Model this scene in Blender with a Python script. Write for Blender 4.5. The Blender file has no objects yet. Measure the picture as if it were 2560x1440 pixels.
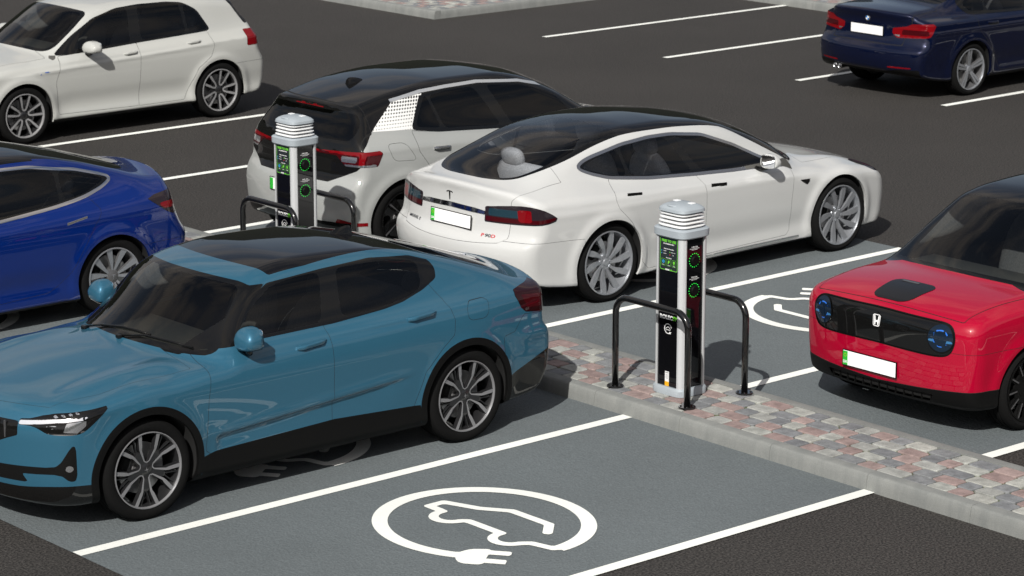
import bpy, bmesh, math, random
import numpy as np
from mathutils import Vector, Matrix
random.seed(7); RNG = np.random.default_rng(7)
R_ = math.radians
SC = bpy.context.scene
# ---------------------------------------------------------------- camera
CAM_Z, CAM_YAW, CAM_PITCH = 5.929, 0.858576, 0.238698
cd = bpy.data.cameras.new('camera'); cam = bpy.data.objects.new('camera', cd)
SC.collection.objects.link(cam); SC.camera = cam
cam.location = (0, 0, CAM_Z)
cam.rotation_euler = (math.pi/2 - CAM_PITCH, 0, CAM_YAW - math.pi/2)
cd.sensor_width = 36.0; cd.lens = 36.0*7093.1/2560.0
cd.clip_start = 0.5; cd.clip_end = 3000
cd.dof.use_dof = True; cd.dof.focus_distance = 20.0; cd.dof.aperture_fstop = 6.5
# ---------------------------------------------------------------- sky and sun
SUN_EL, SUN_AZ = 39.5, 33.0          # the light travels towards azimuth 33 deg (from +X towards +Y)
w = bpy.data.worlds.new("World"); SC.world = w; w.use_nodes = True
nt = w.node_tree; nt.nodes.clear()
out = nt.nodes.new('ShaderNodeOutputWorld'); bg = nt.nodes.new('ShaderNodeBackground')
sky = nt.nodes.new('ShaderNodeTexSky'); sky.sky_type = 'NISHITA'; sky.sun_disc = False
sky.sun_elevation = R_(SUN_EL)
sdir = Vector((-math.cos(R_(SUN_AZ)), -math.sin(R_(SUN_AZ)), 0))   # towards the sun
sky.sun_rotation = math.atan2(sdir.x, sdir.y)
sky.air_density = 1.0; sky.dust_density = 2.5; sky.ozone_density = 1.0
# drifting clouds and a ring of far trees round the horizon
tc = nt.nodes.new('ShaderNodeTexCoord')
mp = nt.nodes.new('ShaderNodeMapping'); mp.inputs['Scale'].default_value = (1.0, 1.0, 3.2)
nz = nt.nodes.new('ShaderNodeTexNoise'); nz.inputs['Scale'].default_value = 2.3; nz.inputs['Detail'].default_value = 7; nz.inputs['Roughness'].default_value = .6
cr = nt.nodes.new('ShaderNodeValToRGB'); cr.color_ramp.elements[0].position = .44; cr.color_ramp.elements[1].position = .64
mx = nt.nodes.new('ShaderNodeMix'); mx.data_type = 'RGBA'
mx.inputs[7].default_value = (4.8, 4.3, 3.9, 1)
nt.links.new(tc.outputs['Generated'], mp.inputs['Vector']); nt.links.new(mp.outputs[0], nz.inputs['Vector'])
nt.links.new(nz.outputs['Fac'], cr.inputs['Fac']); nt.links.new(cr.outputs['Color'], mx.inputs[0])
hs = nt.nodes.new('ShaderNodeHueSaturation'); hs.inputs['Saturation'].default_value = .72; hs.inputs['Value'].default_value = .80; nt.links.new(sky.outputs[0], hs.inputs['Color']); nt.links.new(hs.outputs[0], mx.inputs[6])
sp = nt.nodes.new('ShaderNodeSeparateXYZ'); nt.links.new(tc.outputs['Generated'], sp.inputs[0])
nz2 = nt.nodes.new('ShaderNodeTexNoise'); nz2.inputs['Scale'].default_value = 9; nz2.inputs['Detail'].default_value = 5
nt.links.new(tc.outputs['Generated'], nz2.inputs['Vector'])
m1 = nt.nodes.new('ShaderNodeMath'); m1.operation = 'MULTIPLY_ADD'; m1.inputs[1].default_value = -.30; nt.links.new(nz2.outputs['Fac'], m1.inputs[0]); nt.links.new(sp.outputs[2], m1.inputs[2])
m2 = nt.nodes.new('ShaderNodeMath'); m2.operation = 'LESS_THAN'; m2.inputs[1].default_value = .02; nt.links.new(m1.outputs[0], m2.inputs[0])
mx2 = nt.nodes.new('ShaderNodeMix'); mx2.data_type = 'RGBA'; mx2.inputs[7].default_value = (.35, .38, .30, 1)
nt.links.new(m2.outputs[0], mx2.inputs[0]); nt.links.new(mx.outputs[2], mx2.inputs[6])
nt.links.new(mx2.outputs[2], bg.inputs['Color']); nt.links.new(bg.outputs[0], out.inputs['Surface'])
bg.inputs['Strength'].default_value = 0.090
sl = bpy.data.lights.new('sun', 'SUN'); sl.energy = 4.5; sl.angle = R_(.6); sl.color = (1.0, .972, .925)
so = bpy.data.objects.new('sun', sl); SC.collection.objects.link(so)
ld = Vector((math.cos(R_(SUN_AZ))*math.cos(R_(SUN_EL)), math.sin(R_(SUN_AZ))*math.cos(R_(SUN_EL)), -math.sin(R_(SUN_EL))))
so.rotation_euler = ld.to_track_quat('-Z', 'Y').to_euler(); so.location = (0, 0, 40)
SC.view_settings.view_transform = 'Standard'; SC.view_settings.look = 'None'
SC.view_settings.exposure = 0.08; SC.view_settings.gamma = 1.0
SC.cycles.max_bounces = 8; SC.cycles.transparent_max_bounces = 12; SC.cycles.glossy_bounces = 4
SC.cycles.sample_clamp_indirect = 6; SC.cycles.use_denoising = True

# ---------------------------------------------------------------- object helpers
COL = SC.collection
def empty(name, label, cat, loc=(0, 0, 0), rz=0.0, group=None):
    o = bpy.data.objects.new(name, None); COL.objects.link(o)
    o.location = loc; o.rotation_euler = (0, 0, rz); o.empty_display_size = .3
    o['label'] = label; o['category'] = cat
    if group: o['group'] = group
    return o
def mesh_obj(name, V, F, mats, parent=None, N=None, smooth=False, mi=None, col=None):
    me = bpy.data.meshes.new(name)
    V = np.asarray(V, dtype=np.float64)
    if isinstance(F, np.ndarray):
        nf = len(F); k = F.shape[1]
        me.vertices.add(len(V)); me.vertices.foreach_set('co', V.ravel())
        me.loops.add(nf*k); me.loops.foreach_set('vertex_index', F.ravel().astype(np.int32))
        me.polygons.add(nf); me.polygons.foreach_set('loop_start', np.arange(nf, dtype=np.int32)*k)
        me.update(calc_edges=True); me.validate()
    else:
        me.from_pydata([tuple(v) for v in V], [], F); me.update()
    if not isinstance(mats, (list, tuple)): mats = [mats]
    for m in mats: me.materials.append(m)
    if mi is not None: me.polygons.foreach_set('material_index', np.asarray(mi, dtype=np.int32))
    if smooth or N is not None:
        me.polygons.foreach_set('use_smooth', np.ones(len(me.polygons), dtype=bool))
    if N is not None and len(me.vertices) == len(N):
        me.normals_split_custom_set_from_vertices([tuple(n) for n in N])
    if col is not None:
        ca = me.color_attributes.new('col', 'FLOAT_COLOR', 'CORNER')
        ca.data.foreach_set('color', np.asarray(col, dtype=np.float32).ravel())
    o = bpy.data.objects.new(name, me); COL.objects.link(o)
    if parent is not None: o.parent = parent
    return o
class MB:
    """collects simple shapes into one mesh"""
    def __init__(s): s.V = []; s.F = []; s.M = []; s.m = 0; s.T = None
    def add(s, V, F):
        b = len(s.V)
        for v in V:
            v = Vector(v)
            if s.T is not None: v = s.T @ v
            s.V.append(tuple(v))
        for f in F: s.F.append(tuple(i+b for i in f)); s.M.append(s.m)
        return s
    def box(s, c, d, bev=0.0):
        x, y, z = d[0]/2, d[1]/2, d[2]/2; b = min(bev, x*.9, y*.9, z*.9)
        if b <= 0:
            V = [(c[0]+i*x, c[1]+j*y, c[2]+k*z) for k in (-1, 1) for j in (-1, 1) for i in (-1, 1)]
            return s.add(V, [(0, 2, 3, 1), (4, 5, 7, 6), (0, 1, 5, 4), (2, 6, 7, 3), (0, 4, 6, 2), (1, 3, 7, 5)])
        V = []; idx = {}
        for i in (-1, 1):
            for j in (-1, 1):
                for k in (-1, 1):
                    for a in range(3):
                        q = [i*(x-b), j*(y-b), k*(z-b)]; q[a] += (i, j, k)[a]*b
                        idx[i, j, k, a] = len(V); V.append((c[0]+q[0], c[1]+q[1], c[2]+q[2]))
        F = []
        for a in range(3):
            o = [t for t in range(3) if t != a]
            for sg in (-1, 1):
                f = []
                for (p, q) in ((-1, -1), (1, -1), (1, 1), (-1, 1)):
                    t = [0, 0, 0]; t[a] = sg; t[o[0]] = p; t[o[1]] = q; f.append(idx[t[0], t[1], t[2], a])
                if (sg > 0) == (a == 1): f = f[::-1]
                F.append(tuple(f))
            for p in (-1, 1):
                for q in (-1, 1):
                    f = []
                    for (r, ax) in ((-1, o[0]), (1, o[0]), (1, o[1]), (-1, o[1])):
                        t = [0, 0, 0]; t[a] = r; t[o[0]] = p; t[o[1]] = q; f.append(idx[t[0], t[1], t[2], ax])
                    F.append(tuple(f if (p*q > 0) == (a != 1) else f[::-1]))
        for i in (-1, 1):
            for j in (-1, 1):
                for k in (-1, 1):
                    f = (idx[i, j, k, 0], idx[i, j, k, 1], idx[i, j, k, 2]); F.append(f if i*j*k > 0 else f[::-1])
        return s.add(V, F)
    def tube(s, P, r, n=12, cap=True):
        P = [Vector(p) for p in P]; V = []; F = []; up = None
        for i, p in enumerate(P):
            t = (P[min(i+1, len(P)-1)]-P[max(i-1, 0)]).normalized()
            if up is None: up = t.orthogonal().normalized()
            up = (up - t*up.dot(t)).normalized(); sd = t.cross(up)
            rr = r[i] if isinstance(r, (list, tuple)) else r
            for k in range(n):
                a = 2*math.pi*k/n; V.append(p+up*math.cos(a)*rr+sd*math.sin(a)*rr)
        for i in range(len(P)-1):
            for k in range(n):
                F.append((i*n+k, i*n+(k+1) % n, (i+1)*n+(k+1) % n, (i+1)*n+k))
        if cap: F.append(tuple(range(n))[::-1]); F.append(tuple((len(P)-1)*n+k for k in range(n)))
        return s.add(V, F)
    def lathe(s, prof, c=(0, 0, 0), axis='z', n=32, close=False):
        V = []; F = []; m = len(prof)
        for k in range(n):
            a = 2*math.pi*k/n; ca, sa = math.cos(a), math.sin(a)
            for (r, h) in prof:
                if axis == 'z': V.append((c[0]+r*ca, c[1]+r*sa, c[2]+h))
                elif axis == 'y': V.append((c[0]+r*sa, c[1]+h, c[2]+r*ca))
                else: V.append((c[0]+h, c[1]+r*ca, c[2]+r*sa))
        for k in range(n):
            k2 = (k+1) % n
            for i in range(m-1 if not close else m):
                j = (i+1) % m; F.append((k*m+i, k2*m+i, k2*m+j, k*m+j))
        return s.add(V, F)
    def prism(s, pts, h0, h1, axis='z'):
        """polygon extruded; pts in the two other axes (axis z: x,y; axis y: x,z; axis x: y,z)"""
        n = len(pts)
        def P(a, b, h): return (a, b, h) if axis == 'z' else ((a, h, b) if axis == 'y' else (h, a, b))
        V = [P(a, b, h0) for a, b in pts]+[P(a, b, h1) for a, b in pts]
        F = [tuple(range(n))[::-1], tuple(range(n, 2*n))]+[(i, (i+1) % n, n+(i+1) % n, n+i) for i in range(n)]
        return s.add(V, F)
    def blob(s, c, d, e1=.5, e2=.5, n=16, m=24, fn=None):
        V = []; F = []
        def pw(a, e): return math.copysign(abs(a)**e, a)
        for i in range(n+1):
            u = -math.pi/2+math.pi*i/n
            for k in range(m):
                v = 2*math.pi*k/m
                q = [pw(math.cos(u), e1)*pw(math.cos(v), e2), pw(math.cos(u), e1)*pw(math.sin(v), e2), pw(math.sin(u), e1)]
                if fn: q = fn(*q)
                V.append((c[0]+q[0]*d[0]/2, c[1]+q[1]*d[1]/2, c[2]+q[2]*d[2]/2))
        for i in range(n):
            for k in range(m):
                F.append((i*m+k, i*m+(k+1) % m, (i+1)*m+(k+1) % m, (i+1)*m+k))
        return s.add(V, F)
    def build(s, name, mats, parent=None, smooth=False, angle=None):
        o = mesh_obj(name, s.V, s.F, mats, parent, smooth=smooth, mi=s.M)
        bm = bmesh.new(); bm.from_mesh(o.data); bmesh.ops.remove_doubles(bm, verts=bm.verts, dist=1e-5)
        bmesh.ops.recalc_face_normals(bm, faces=bm.faces)
        if angle is not None:
            for e in bm.edges:
                if len(e.link_faces) == 2: e.smooth = e.calc_face_angle(0) < R_(angle)
            for f in bm.faces: f.smooth = True
        bm.to_mesh(o.data); bm.free()
        return o
def struct(o): o['kind'] = 'structure'; return o
def tag(o, label, cat, group=None):
    o['label'] = label; o['category'] = cat
    if group: o['group'] = group
    return o
def text_mesh(txt, size, name, mat, parent, M, extrude=.0008, bold=.0, shear=0.0, space=1.0, xs=1.0, align='CENTER'):
    cu = bpy.data.curves.new('t', 'FONT'); cu.body = txt; cu.size = size; cu.align_x = align; cu.align_y = 'CENTER'
    cu.extrude = extrude; cu.offset = bold; cu.shear = shear; cu.space_character = space; cu.resolution_u = 3
    o = bpy.data.objects.new('t', cu); COL.objects.link(o)
    dg = bpy.context.evaluated_depsgraph_get(); me = bpy.data.meshes.new_from_object(o.evaluated_get(dg))
    bpy.data.objects.remove(o); bpy.data.curves.remove(cu)
    me.transform(Matrix.Diagonal((xs, 1, 1, 1))); me.transform(M); me.materials.clear(); me.materials.append(mat)
    ob = bpy.data.objects.new(name, me); COL.objects.link(ob)
    if parent is not None: ob.parent = parent
    return ob

# ---------------------------------------------------------------- materials
def new_mat(name):
    m = bpy.data.materials.new(name); m.use_nodes = True; nt = m.node_tree
    return m, nt, nt.nodes['Principled BSDF'], nt.nodes['Material Output']
def pbr(name, color, rough=.5, metal=0.0, coat=0.0, spec=None, emit=None, es=0.0, crough=.03, noise=None, bump=None):
    m, nt, b, o = new_mat(name)
    b.inputs['Base Color'].default_value = (*color, 1); b.inputs['Roughness'].default_value = rough
    b.inputs['Metallic'].default_value = metal; b.inputs['Coat Weight'].default_value = coat; b.inputs['Coat Roughness'].default_value = crough
    if coat >= 1: b.inputs['Specular IOR Level'].default_value = 0.0
    if spec is not None: b.inputs['Specular IOR Level'].default_value = spec
    if emit: b.inputs['Emission Color'].default_value = (*emit, 1); b.inputs['Emission Strength'].default_value = es
    if noise or bump:
        tc = nt.nodes.new('ShaderNodeTexCoord'); n = nt.nodes.new('ShaderNodeTexNoise')
        n.inputs['Scale'].default_value = (noise or bump)[0]; n.inputs['Detail'].default_value = 4
        nt.links.new(tc.outputs['Object'], n.inputs['Vector'])
        if noise:
            mr = nt.nodes.new('ShaderNodeMapRange'); mr.inputs[3].default_value = 1-noise[1]; mr.inputs[4].default_value = 1+noise[1]
            mr.inputs[1].default_value = .3; mr.inputs[2].default_value = .7
            nt.links.new(n.outputs['Fac'], mr.inputs[0])
            hs = nt.nodes.new('ShaderNodeVectorMath'); hs.operation = 'SCALE'; hs.inputs[0].default_value = color
            nt.links.new(mr.outputs[0], hs.inputs['Scale']); nt.links.new(hs.outputs[0], b.inputs['Base Color'])
        if bump:
            bp = nt.nodes.new('ShaderNodeBump'); bp.inputs['Strength'].default_value = bump[1]; bp.inputs['Distance'].default_value = bump[2]
            nt.links.new(n.outputs['Fac'], bp.inputs['Height']); nt.links.new(bp.outputs[0], b.inputs['Normal'])
    return m
def paint(name, color, metal=.25, rough=.35, coat=1.0, flake=.05, inner=(.012, .012, .013)):
    """clear-coated car paint outside, dark trim colour on the inner side of the shell"""
    m, nt, b, o = new_mat(name)
    b.inputs['Roughness'].default_value = rough; b.inputs['Metallic'].default_value = metal
    b.inputs['Coat Weight'].default_value = coat; b.inputs['Coat Roughness'].default_value = .012; b.inputs['Specular IOR Level'].default_value = .08; b.inputs['Coat IOR'].default_value = 1.6
    tc = nt.nodes.new('ShaderNodeTexCoord'); n = nt.nodes.new('ShaderNodeTexNoise'); n.inputs['Scale'].default_value = 260; n.inputs['Detail'].default_value = 2
    nt.links.new(tc.outputs['Object'], n.inputs['Vector'])
    mr = nt.nodes.new('ShaderNodeMapRange'); mr.inputs[1].default_value = .3; mr.inputs[2].default_value = .7; mr.inputs[3].default_value = 1-flake; mr.inputs[4].default_value = 1+flake
    nt.links.new(n.outputs['Fac'], mr.inputs[0])
    sc = nt.nodes.new('ShaderNodeVectorMath'); sc.operation = 'SCALE'; sc.inputs[0].default_value = color
    nt.links.new(mr.outputs[0], sc.inputs['Scale']); nt.links.new(sc.outputs[0], b.inputs['Base Color'])
    g = nt.nodes.new('ShaderNodeNewGeometry'); d = nt.nodes.new('ShaderNodeBsdfDiffuse'); d.inputs['Color'].default_value = (*inner, 1)
    ms = nt.nodes.new('ShaderNodeMixShader'); nt.links.new(g.outputs['Backfacing'], ms.inputs[0])
    nt.links.new(b.outputs[0], ms.inputs[1]); nt.links.new(d.outputs[0], ms.inputs[2]); nt.links.new(ms.outputs[0], o.inputs['Surface'])
    return m
def glass(name, tint=(.12, .12, .12), ior=1.5, rough=0.0, mirror=0.0):
    m, nt, b, o = new_mat(name); nt.nodes.remove(b)
    t = nt.nodes.new('ShaderNodeBsdfTransparent'); t.inputs['Color'].default_value = (*tint, 1)
    g = nt.nodes.new('ShaderNodeBsdfGlossy'); g.inputs['Roughness'].default_value = rough; g.inputs['Color'].default_value = (1, 1, 1, 1)
    f = nt.nodes.new('ShaderNodeFresnel'); f.inputs['IOR'].default_value = ior
    a = nt.nodes.new('ShaderNodeMath'); a.operation = 'ADD'; a.use_clamp = True; a.inputs[1].default_value = mirror
    ms = nt.nodes.new('ShaderNodeMixShader'); nt.links.new(f.outputs[0], a.inputs[0]); nt.links.new(a.outputs[0], ms.inputs[0])
    nt.links.new(t.outputs[0], ms.inputs[1]); nt.links.new(g.outputs[0], ms.inputs[2]); nt.links.new(ms.outputs[0], o.inputs['Surface'])
    return m
M = {}
M['tyre'] = pbr('tyre_rubber', (.007, .007, .007), .85, spec=.10, noise=(60, .12))
M['black_gloss'] = pbr('gloss_black', (.006, .006, .006), .12, coat=1.0)
M['black_plastic'] = pbr('black_plastic', (.004, .004, .004), .55, spec=.15, bump=(900, .1, .0005))
M['dark_void'] = pbr('dark_liner', (.006, .006, .006), .9)
M['gap'] = pbr('gap_shadow_rubber', (.004, .004, .004), .9)
M['chrome'] = pbr('chrome', (.85, .86, .88), .08, metal=1)
M['satin'] = pbr('satin_chrome', (.62, .62, .62), .25, metal=1)
M['alloy'] = pbr('machined_alloy', (.34, .34, .345), .38, metal=.35, coat=.6)
M['alloy_near'] = pbr('machined_dark_alloy', (.27, .27, .28), .35, metal=.4, coat=.5)
M['alloy_silver'] = pbr('silver_alloy', (.33, .345, .37), .28, metal=.55, coat=.5)
M['alloy_dark'] = pbr('black_alloy', (.014, .014, .015), .30, coat=.5)
M['alloy_grey'] = pbr('dark_grey_alloy', (.075, .075, .078), .38, coat=.3)
M['disc'] = pbr('brake_disc_steel', (.42, .42, .42), .35, metal=.7)
M['seat'] = pbr('seat_fabric', (.17, .17, .175), .9, noise=(80, .2))
M['seat_light'] = pbr('pale_seat_fabric', (.55, .55, .56), .9, noise=(120, .35))
M['dash'] = pbr('dashboard', (.07, .068, .062), .8)
M['dash_light'] = pbr('dashboard_grey', (.12, .12, .115), .8)
M['frit'] = pbr('black_glass_border', (.006, .006, .006), .05, coat=1.0)
M['glass'] = glass('tinted_glass', (.52, .53, .53))
M['glass_dark'] = glass('privacy_glass', (.16, .16, .165))
M['glass_clear'] = glass('windscreen_glass', (.52, .54, .53))
M['lens'] = glass('clear_lens', (.75, .77, .8), mirror=.04)
M['red_lens'] = pbr('red_lamp_lens', (.17, .002, .005), .15, coat=1.0)
M['red_dark'] = pbr('dark_red_lens', (.045, .002, .004), .10, coat=1.0)
M['smoke'] = pbr('smoked_lamp_lens', (.02, .014, .018), .06, coat=1.0)
M['lamp_clear'] = pbr('lamp_reflector', (.7, .72, .75), .12, metal=.9, coat=1.0)
M['white_plate'] = pbr('plate_white', (.95, .95, .95), .4)
M['plate_green'] = pbr('plate_green', (.02, .42, .03), .4)
M['plate_dark'] = pbr('plate_letter', (.85, .85, .85), .4)
M['mirror'] = pbr('mirror_glass', (.8, .82, .85), .02, metal=1)
M['badge_white'] = pbr('badge_white', (.85, .85, .85), .3)
M['badge_red'] = pbr('badge_red', (.5, .02, .03), .3)
M['blue_glow'] = pbr('blue_trim', (.03, .12, .5), .3)
# ================================================================ car bodies
# A body is the zero surface of one smooth function F(x,y,z): x runs from the nose (0) to the tail (L),
# y from the centre plane to the side, z up. It is meshed once, then cut along outlines into its panels.
def pchip(P):
    P = sorted(P); x = np.array([p[0] for p in P], float); y = np.array([p[1] for p in P], float)
    if len(x) < 2: return lambda t: np.zeros_like(t)+y[0]
    h = np.diff(x); d = np.diff(y)/h; m = np.zeros_like(y); m[0] = d[0]; m[-1] = d[-1]
    for i in range(1, len(x)-1):
        if d[i-1]*d[i] > 0:
            w1 = 2*h[i]+h[i-1]; w2 = h[i]+2*h[i-1]; m[i] = (w1+w2)/(w1/d[i-1]+w2/d[i])
    def f(t):
        t = np.asarray(t, float); k = np.clip(np.searchsorted(x, t)-1, 0, len(h)-1); s = (t-x[k])/h[k]
        sc = np.clip(s, 0, 1); s2 = sc*sc; s3 = s2*sc
        v = (2*s3-3*s2+1)*y[k]+(s3-2*s2+sc)*h[k]*m[k]+(-2*s3+3*s2)*y[k+1]+(s3-s2)*h[k]*m[k+1]
        return v+np.where(s < 0, s*h[k]*m[k], 0)+np.where(s > 1, (s-1)*h[k]*m[k+1], 0)
    return f
def tab(P, s=.035, lo=-1.0, hi=6.2, h=.004):
    if isinstance(P, (int, float)): c = float(P); return lambda t: np.zeros_like(np.asarray(t, float))+c
    xs = np.arange(lo, hi, h); ys = pchip(P)(xs)
    if s > 0:
        n = int(3*s/h); k = np.exp(-.5*(np.arange(-n, n+1)*h/s)**2); k /= k.sum()
        ys = np.convolve(np.pad(ys, n, mode='edge'), k, mode='valid')
    return lambda t: np.interp(t, xs, ys)
def smax(a, b, k):
    h = np.maximum(k-np.abs(a-b), 0)/k
    return np.maximum(a, b)+h*h*k*.25
def sstep(a, b, x):
    t = np.clip((x-a)/(b-a), 0, 1); return t*t*(3-2*t)
def bump(x, s): return np.exp(-(x/s)**2)
def shoulder(a, xz, x0, x1, w=.035):
    """a crease: above the line (x,z) the side leans in sharply"""
    zl = tab(xz, .05)
    return lambda x, z: -a*(1-np.exp(-np.maximum(z-zl(x), 0)/w))*sstep(x0, x0+.35, x)*sstep(x1, x1-.35, x)
def chaikin(P, n=1, closed=True, lim=.03):
    P = [np.array(p, float) for p in P]
    for j in range(n):
        Q = []; m = len(P)
        for i in range(m if closed else m-1):
            a, b = P[i], P[(i+1) % m]; l = max(np.linalg.norm(b-a), 1e-9); t = min(.25 if j == 0 else .28, lim/(1+1.2*j)/l); Q += [a*(1-t)+b*t, a*t+b*(1-t)]
        if not closed: Q = [P[0]]+Q+[P[-1]]
        P = Q
    return P
def sdpoly(P, r=0, rnd=0, lim=.03):
    """signed distance to a closed polygon (negative inside); rnd: corner cutting passes"""
    if rnd: P = chaikin(P, rnd, True, lim)
    P = np.array(P, float); Q = np.roll(P, -1, 0)
    def f(u, v):
        u = np.asarray(u, float); d = np.full(u.shape, 1e9); c = np.zeros(u.shape, bool)
        for (ax, ay), (bx, by) in zip(P, Q):
            ex, ey = bx-ax, by-ay; l = ex*ex+ey*ey
            if l < 1e-14: continue
            t = np.clip(((u-ax)*ex+(v-ay)*ey)/l, 0, 1)
            d = np.minimum(d, (u-ax-t*ex)**2+(v-ay-t*ey)**2)
            if by != ay:
                c ^= ((ay > v) != (by > v)) & (u < (bx-ax)*(v-ay)/(by-ay)+ax)
        d = np.sqrt(d); return np.where(c, -d, d)-r
    return f
def sdline(P, w):
    P = np.array(P, float)
    def f(u, v):
        d = np.full(np.shape(u), 1e9)
        for (ax, ay), (bx, by) in zip(P[:-1], P[1:]):
            ex, ey = bx-ax, by-ay; l = ex*ex+ey*ey
            t = np.clip(((u-ax)*ex+(v-ay)*ey)/l, 0, 1); d = np.minimum(d, (u-ax-t*ex)**2+(v-ay-t*ey)**2)
        return np.sqrt(d)-w
    return f

class Shell:
    """triangle soup with shared vertices: V positions, N normals, T triangles"""
    def __init__(s, V, N, T): s.V, s.N, s.T = V, N, T
    def compact(s):
        if len(s.T) == 0: return Shell(np.zeros((0, 3)), np.zeros((0, 3)), np.zeros((0, 3), int))
        u, inv = np.unique(s.T.ravel(), return_inverse=True)
        return Shell(s.V[u], s.N[u], inv.reshape(-1, 3))
    def cut(s, f):
        """-> (inside f<0, outside)"""
        if len(s.T) == 0: return s, s
        f = np.where(np.abs(f) < 1e-6, 1e-6, f); ins = f < 0; T = s.T; a = ins[T]; n = a.sum(1)
        Ti = T[n == 3]; To = T[n == 0]; mix = (n == 1) | (n == 2)
        if not mix.any(): return Shell(s.V, s.N, Ti).compact(), Shell(s.V, s.N, To).compact()
        Tm = T[mix]; am = a[mix]; odd = np.where(n[mix] == 1, True, False)
        k = np.argmax(am == odd[:, None], axis=1); r = np.arange(len(Tm))
        A = Tm[r, k]; B = Tm[r, (k+1) % 3]; C = Tm[r, (k+2) % 3]
        E = np.concatenate([np.stack([A, B], 1), np.stack([A, C], 1)]); Es = np.sort(E, 1)
        ue, inv = np.unique(Es, axis=0, return_inverse=True); inv = inv.ravel()
        f0, f1 = f[ue[:, 0]], f[ue[:, 1]]; t = (f0/(f0-f1))[:, None]
        nv = s.V[ue[:, 0]]*(1-t)+s.V[ue[:, 1]]*t; nn = s.N[ue[:, 0]]*(1-t)+s.N[ue[:, 1]]*t
        nn /= np.maximum(np.linalg.norm(nn, axis=1, keepdims=True), 1e-9)
        V = np.concatenate([s.V, nv]); N = np.concatenate([s.N, nn]); b = len(s.V)
        P = inv[:len(Tm)]+b; Q = inv[len(Tm):]+b
        t1 = np.stack([A, P, Q], 1); t2 = np.concatenate([np.stack([P, B, C], 1), np.stack([P, C, Q], 1)]); o2 = np.concatenate([odd, odd])
        Ti = np.concatenate([Ti, t1[odd], t2[~o2]]); To = np.concatenate([To, t1[~odd], t2[o2]])
        return Shell(V, N, Ti).compact(), Shell(V, N, To).compact()
    def mirrored(s): return Shell(s.V*[1, -1, 1], s.N*[1, -1, 1], s.T[:, ::-1])
    def joined(s, o): return Shell(np.concatenate([s.V, o.V]), np.concatenate([s.N, o.N]), np.concatenate([s.T, o.T+len(s.V)]))

def isosurface(F, lo, hi, h):
    n = [int(math.ceil((hi[i]-lo[i])/h))+1 for i in range(3)]
    ax = [lo[i]+np.arange(n[i])*h for i in range(3)]
    X, Y, Z = ax[0][:, None, None], ax[1][None, :, None], ax[2][None, None, :]
    D = (F(X, Y, Z)+np.zeros((n[0], n[1], n[2]))).astype(np.float32)
    I = D < 0; c = np.zeros([m-1 for m in n], np.uint8)
    for i in (0, 1):
        for j in (0, 1):
            for k in (0, 1): c += I[i:n[0]-1+i, j:n[1]-1+j, k:n[2]-1+k]
    act = (c > 0) & (c < 8); idx = -np.ones(act.shape, np.int64); cells = np.argwhere(act); idx[act] = np.arange(len(cells))
    S = np.zeros((len(cells), 3)); K = np.zeros(len(cells))
    ci, cj, ck = cells.T
    for a in range(3):
        o = [b for b in range(3) if b != a]
        for p in (0, 1):
            for q in (0, 1):
                off = [0, 0, 0]; off[o[0]] = p; off[o[1]] = q; off2 = list(off); off2[a] = 1
                d0 = D[ci+off[0], cj+off[1], ck+off[2]]; d1 = D[ci+off2[0], cj+off2[1], ck+off2[2]]
                m = (d0 < 0) != (d1 < 0); t = np.where(m, d0/np.where(m, d0-d1, 1), 0)
                for b in range(3): S[:, b] += np.where(m, (off[b] if b != a else t), 0)
                K += m
    V = (cells+S/np.maximum(K, 1)[:, None])*h+np.array(lo)
    T = []
    for a in range(3):
        o = [(a+1) % 3, (a+2) % 3]
        sl0 = [slice(None)]*3; sl1 = [slice(None)]*3; sl0[a] = slice(0, -1); sl1[a] = slice(1, None)
        A = I[tuple(sl0)]; B = I[tuple(sl1)]; E = np.argwhere(A != B)
        ok = (E[:, o[0]] > 0) & (E[:, o[1]] > 0) & (E[:, o[0]] < n[o[0]]-1) & (E[:, o[1]] < n[o[1]]-1); E = E[ok]
        q = []
        for (p, r) in ((0, 0), (-1, 0), (-1, -1), (0, -1)):
            G = E.copy(); G[:, o[0]] += p; G[:, o[1]] += r; q.append(idx[G[:, 0], G[:, 1], G[:, 2]])
        q = np.stack(q, 1); flip = ~A[E[:, 0], E[:, 1], E[:, 2]]; q[flip] = q[flip][:, ::-1]
        q = q[(q >= 0).all(1)]
        T.append(q[:, [0, 1, 2]]); T.append(q[:, [0, 2, 3]])
    T = np.concatenate(T)
    def grad(V, e=.004):
        x, y, z = V.T
        g = np.stack([F(x+e, y, z)-F(x-e, y, z), F(x, y+e, z)-F(x, y-e, z), F(x, y, z+e)-F(x, y, z-e)], 1)/(2*e)
        return g
    for _ in range(3):
        g = grad(V); f = F(*V.T); st = f[:, None]*g/np.maximum((g*g).sum(1), .05)[:, None]
        l = np.linalg.norm(st, axis=1, keepdims=True); V = V-st*np.minimum(1, h*.7/np.maximum(l, 1e-9))
    g = grad(V, .006); N = g/np.maximum(np.linalg.norm(g, axis=1, keepdims=True), 1e-9)
    # orientation: outward
    a, b, c3 = V[T[:, 0]], V[T[:, 1]], V[T[:, 2]]; fn = np.cross(b-a, c3-a); s = (fn*(N[T[:, 0]]+N[T[:, 1]]+N[T[:, 2]])).sum(1)
    if (s < 0).mean() > .5: T = T[:, ::-1]
    return Shell(V, N, T)

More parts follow.
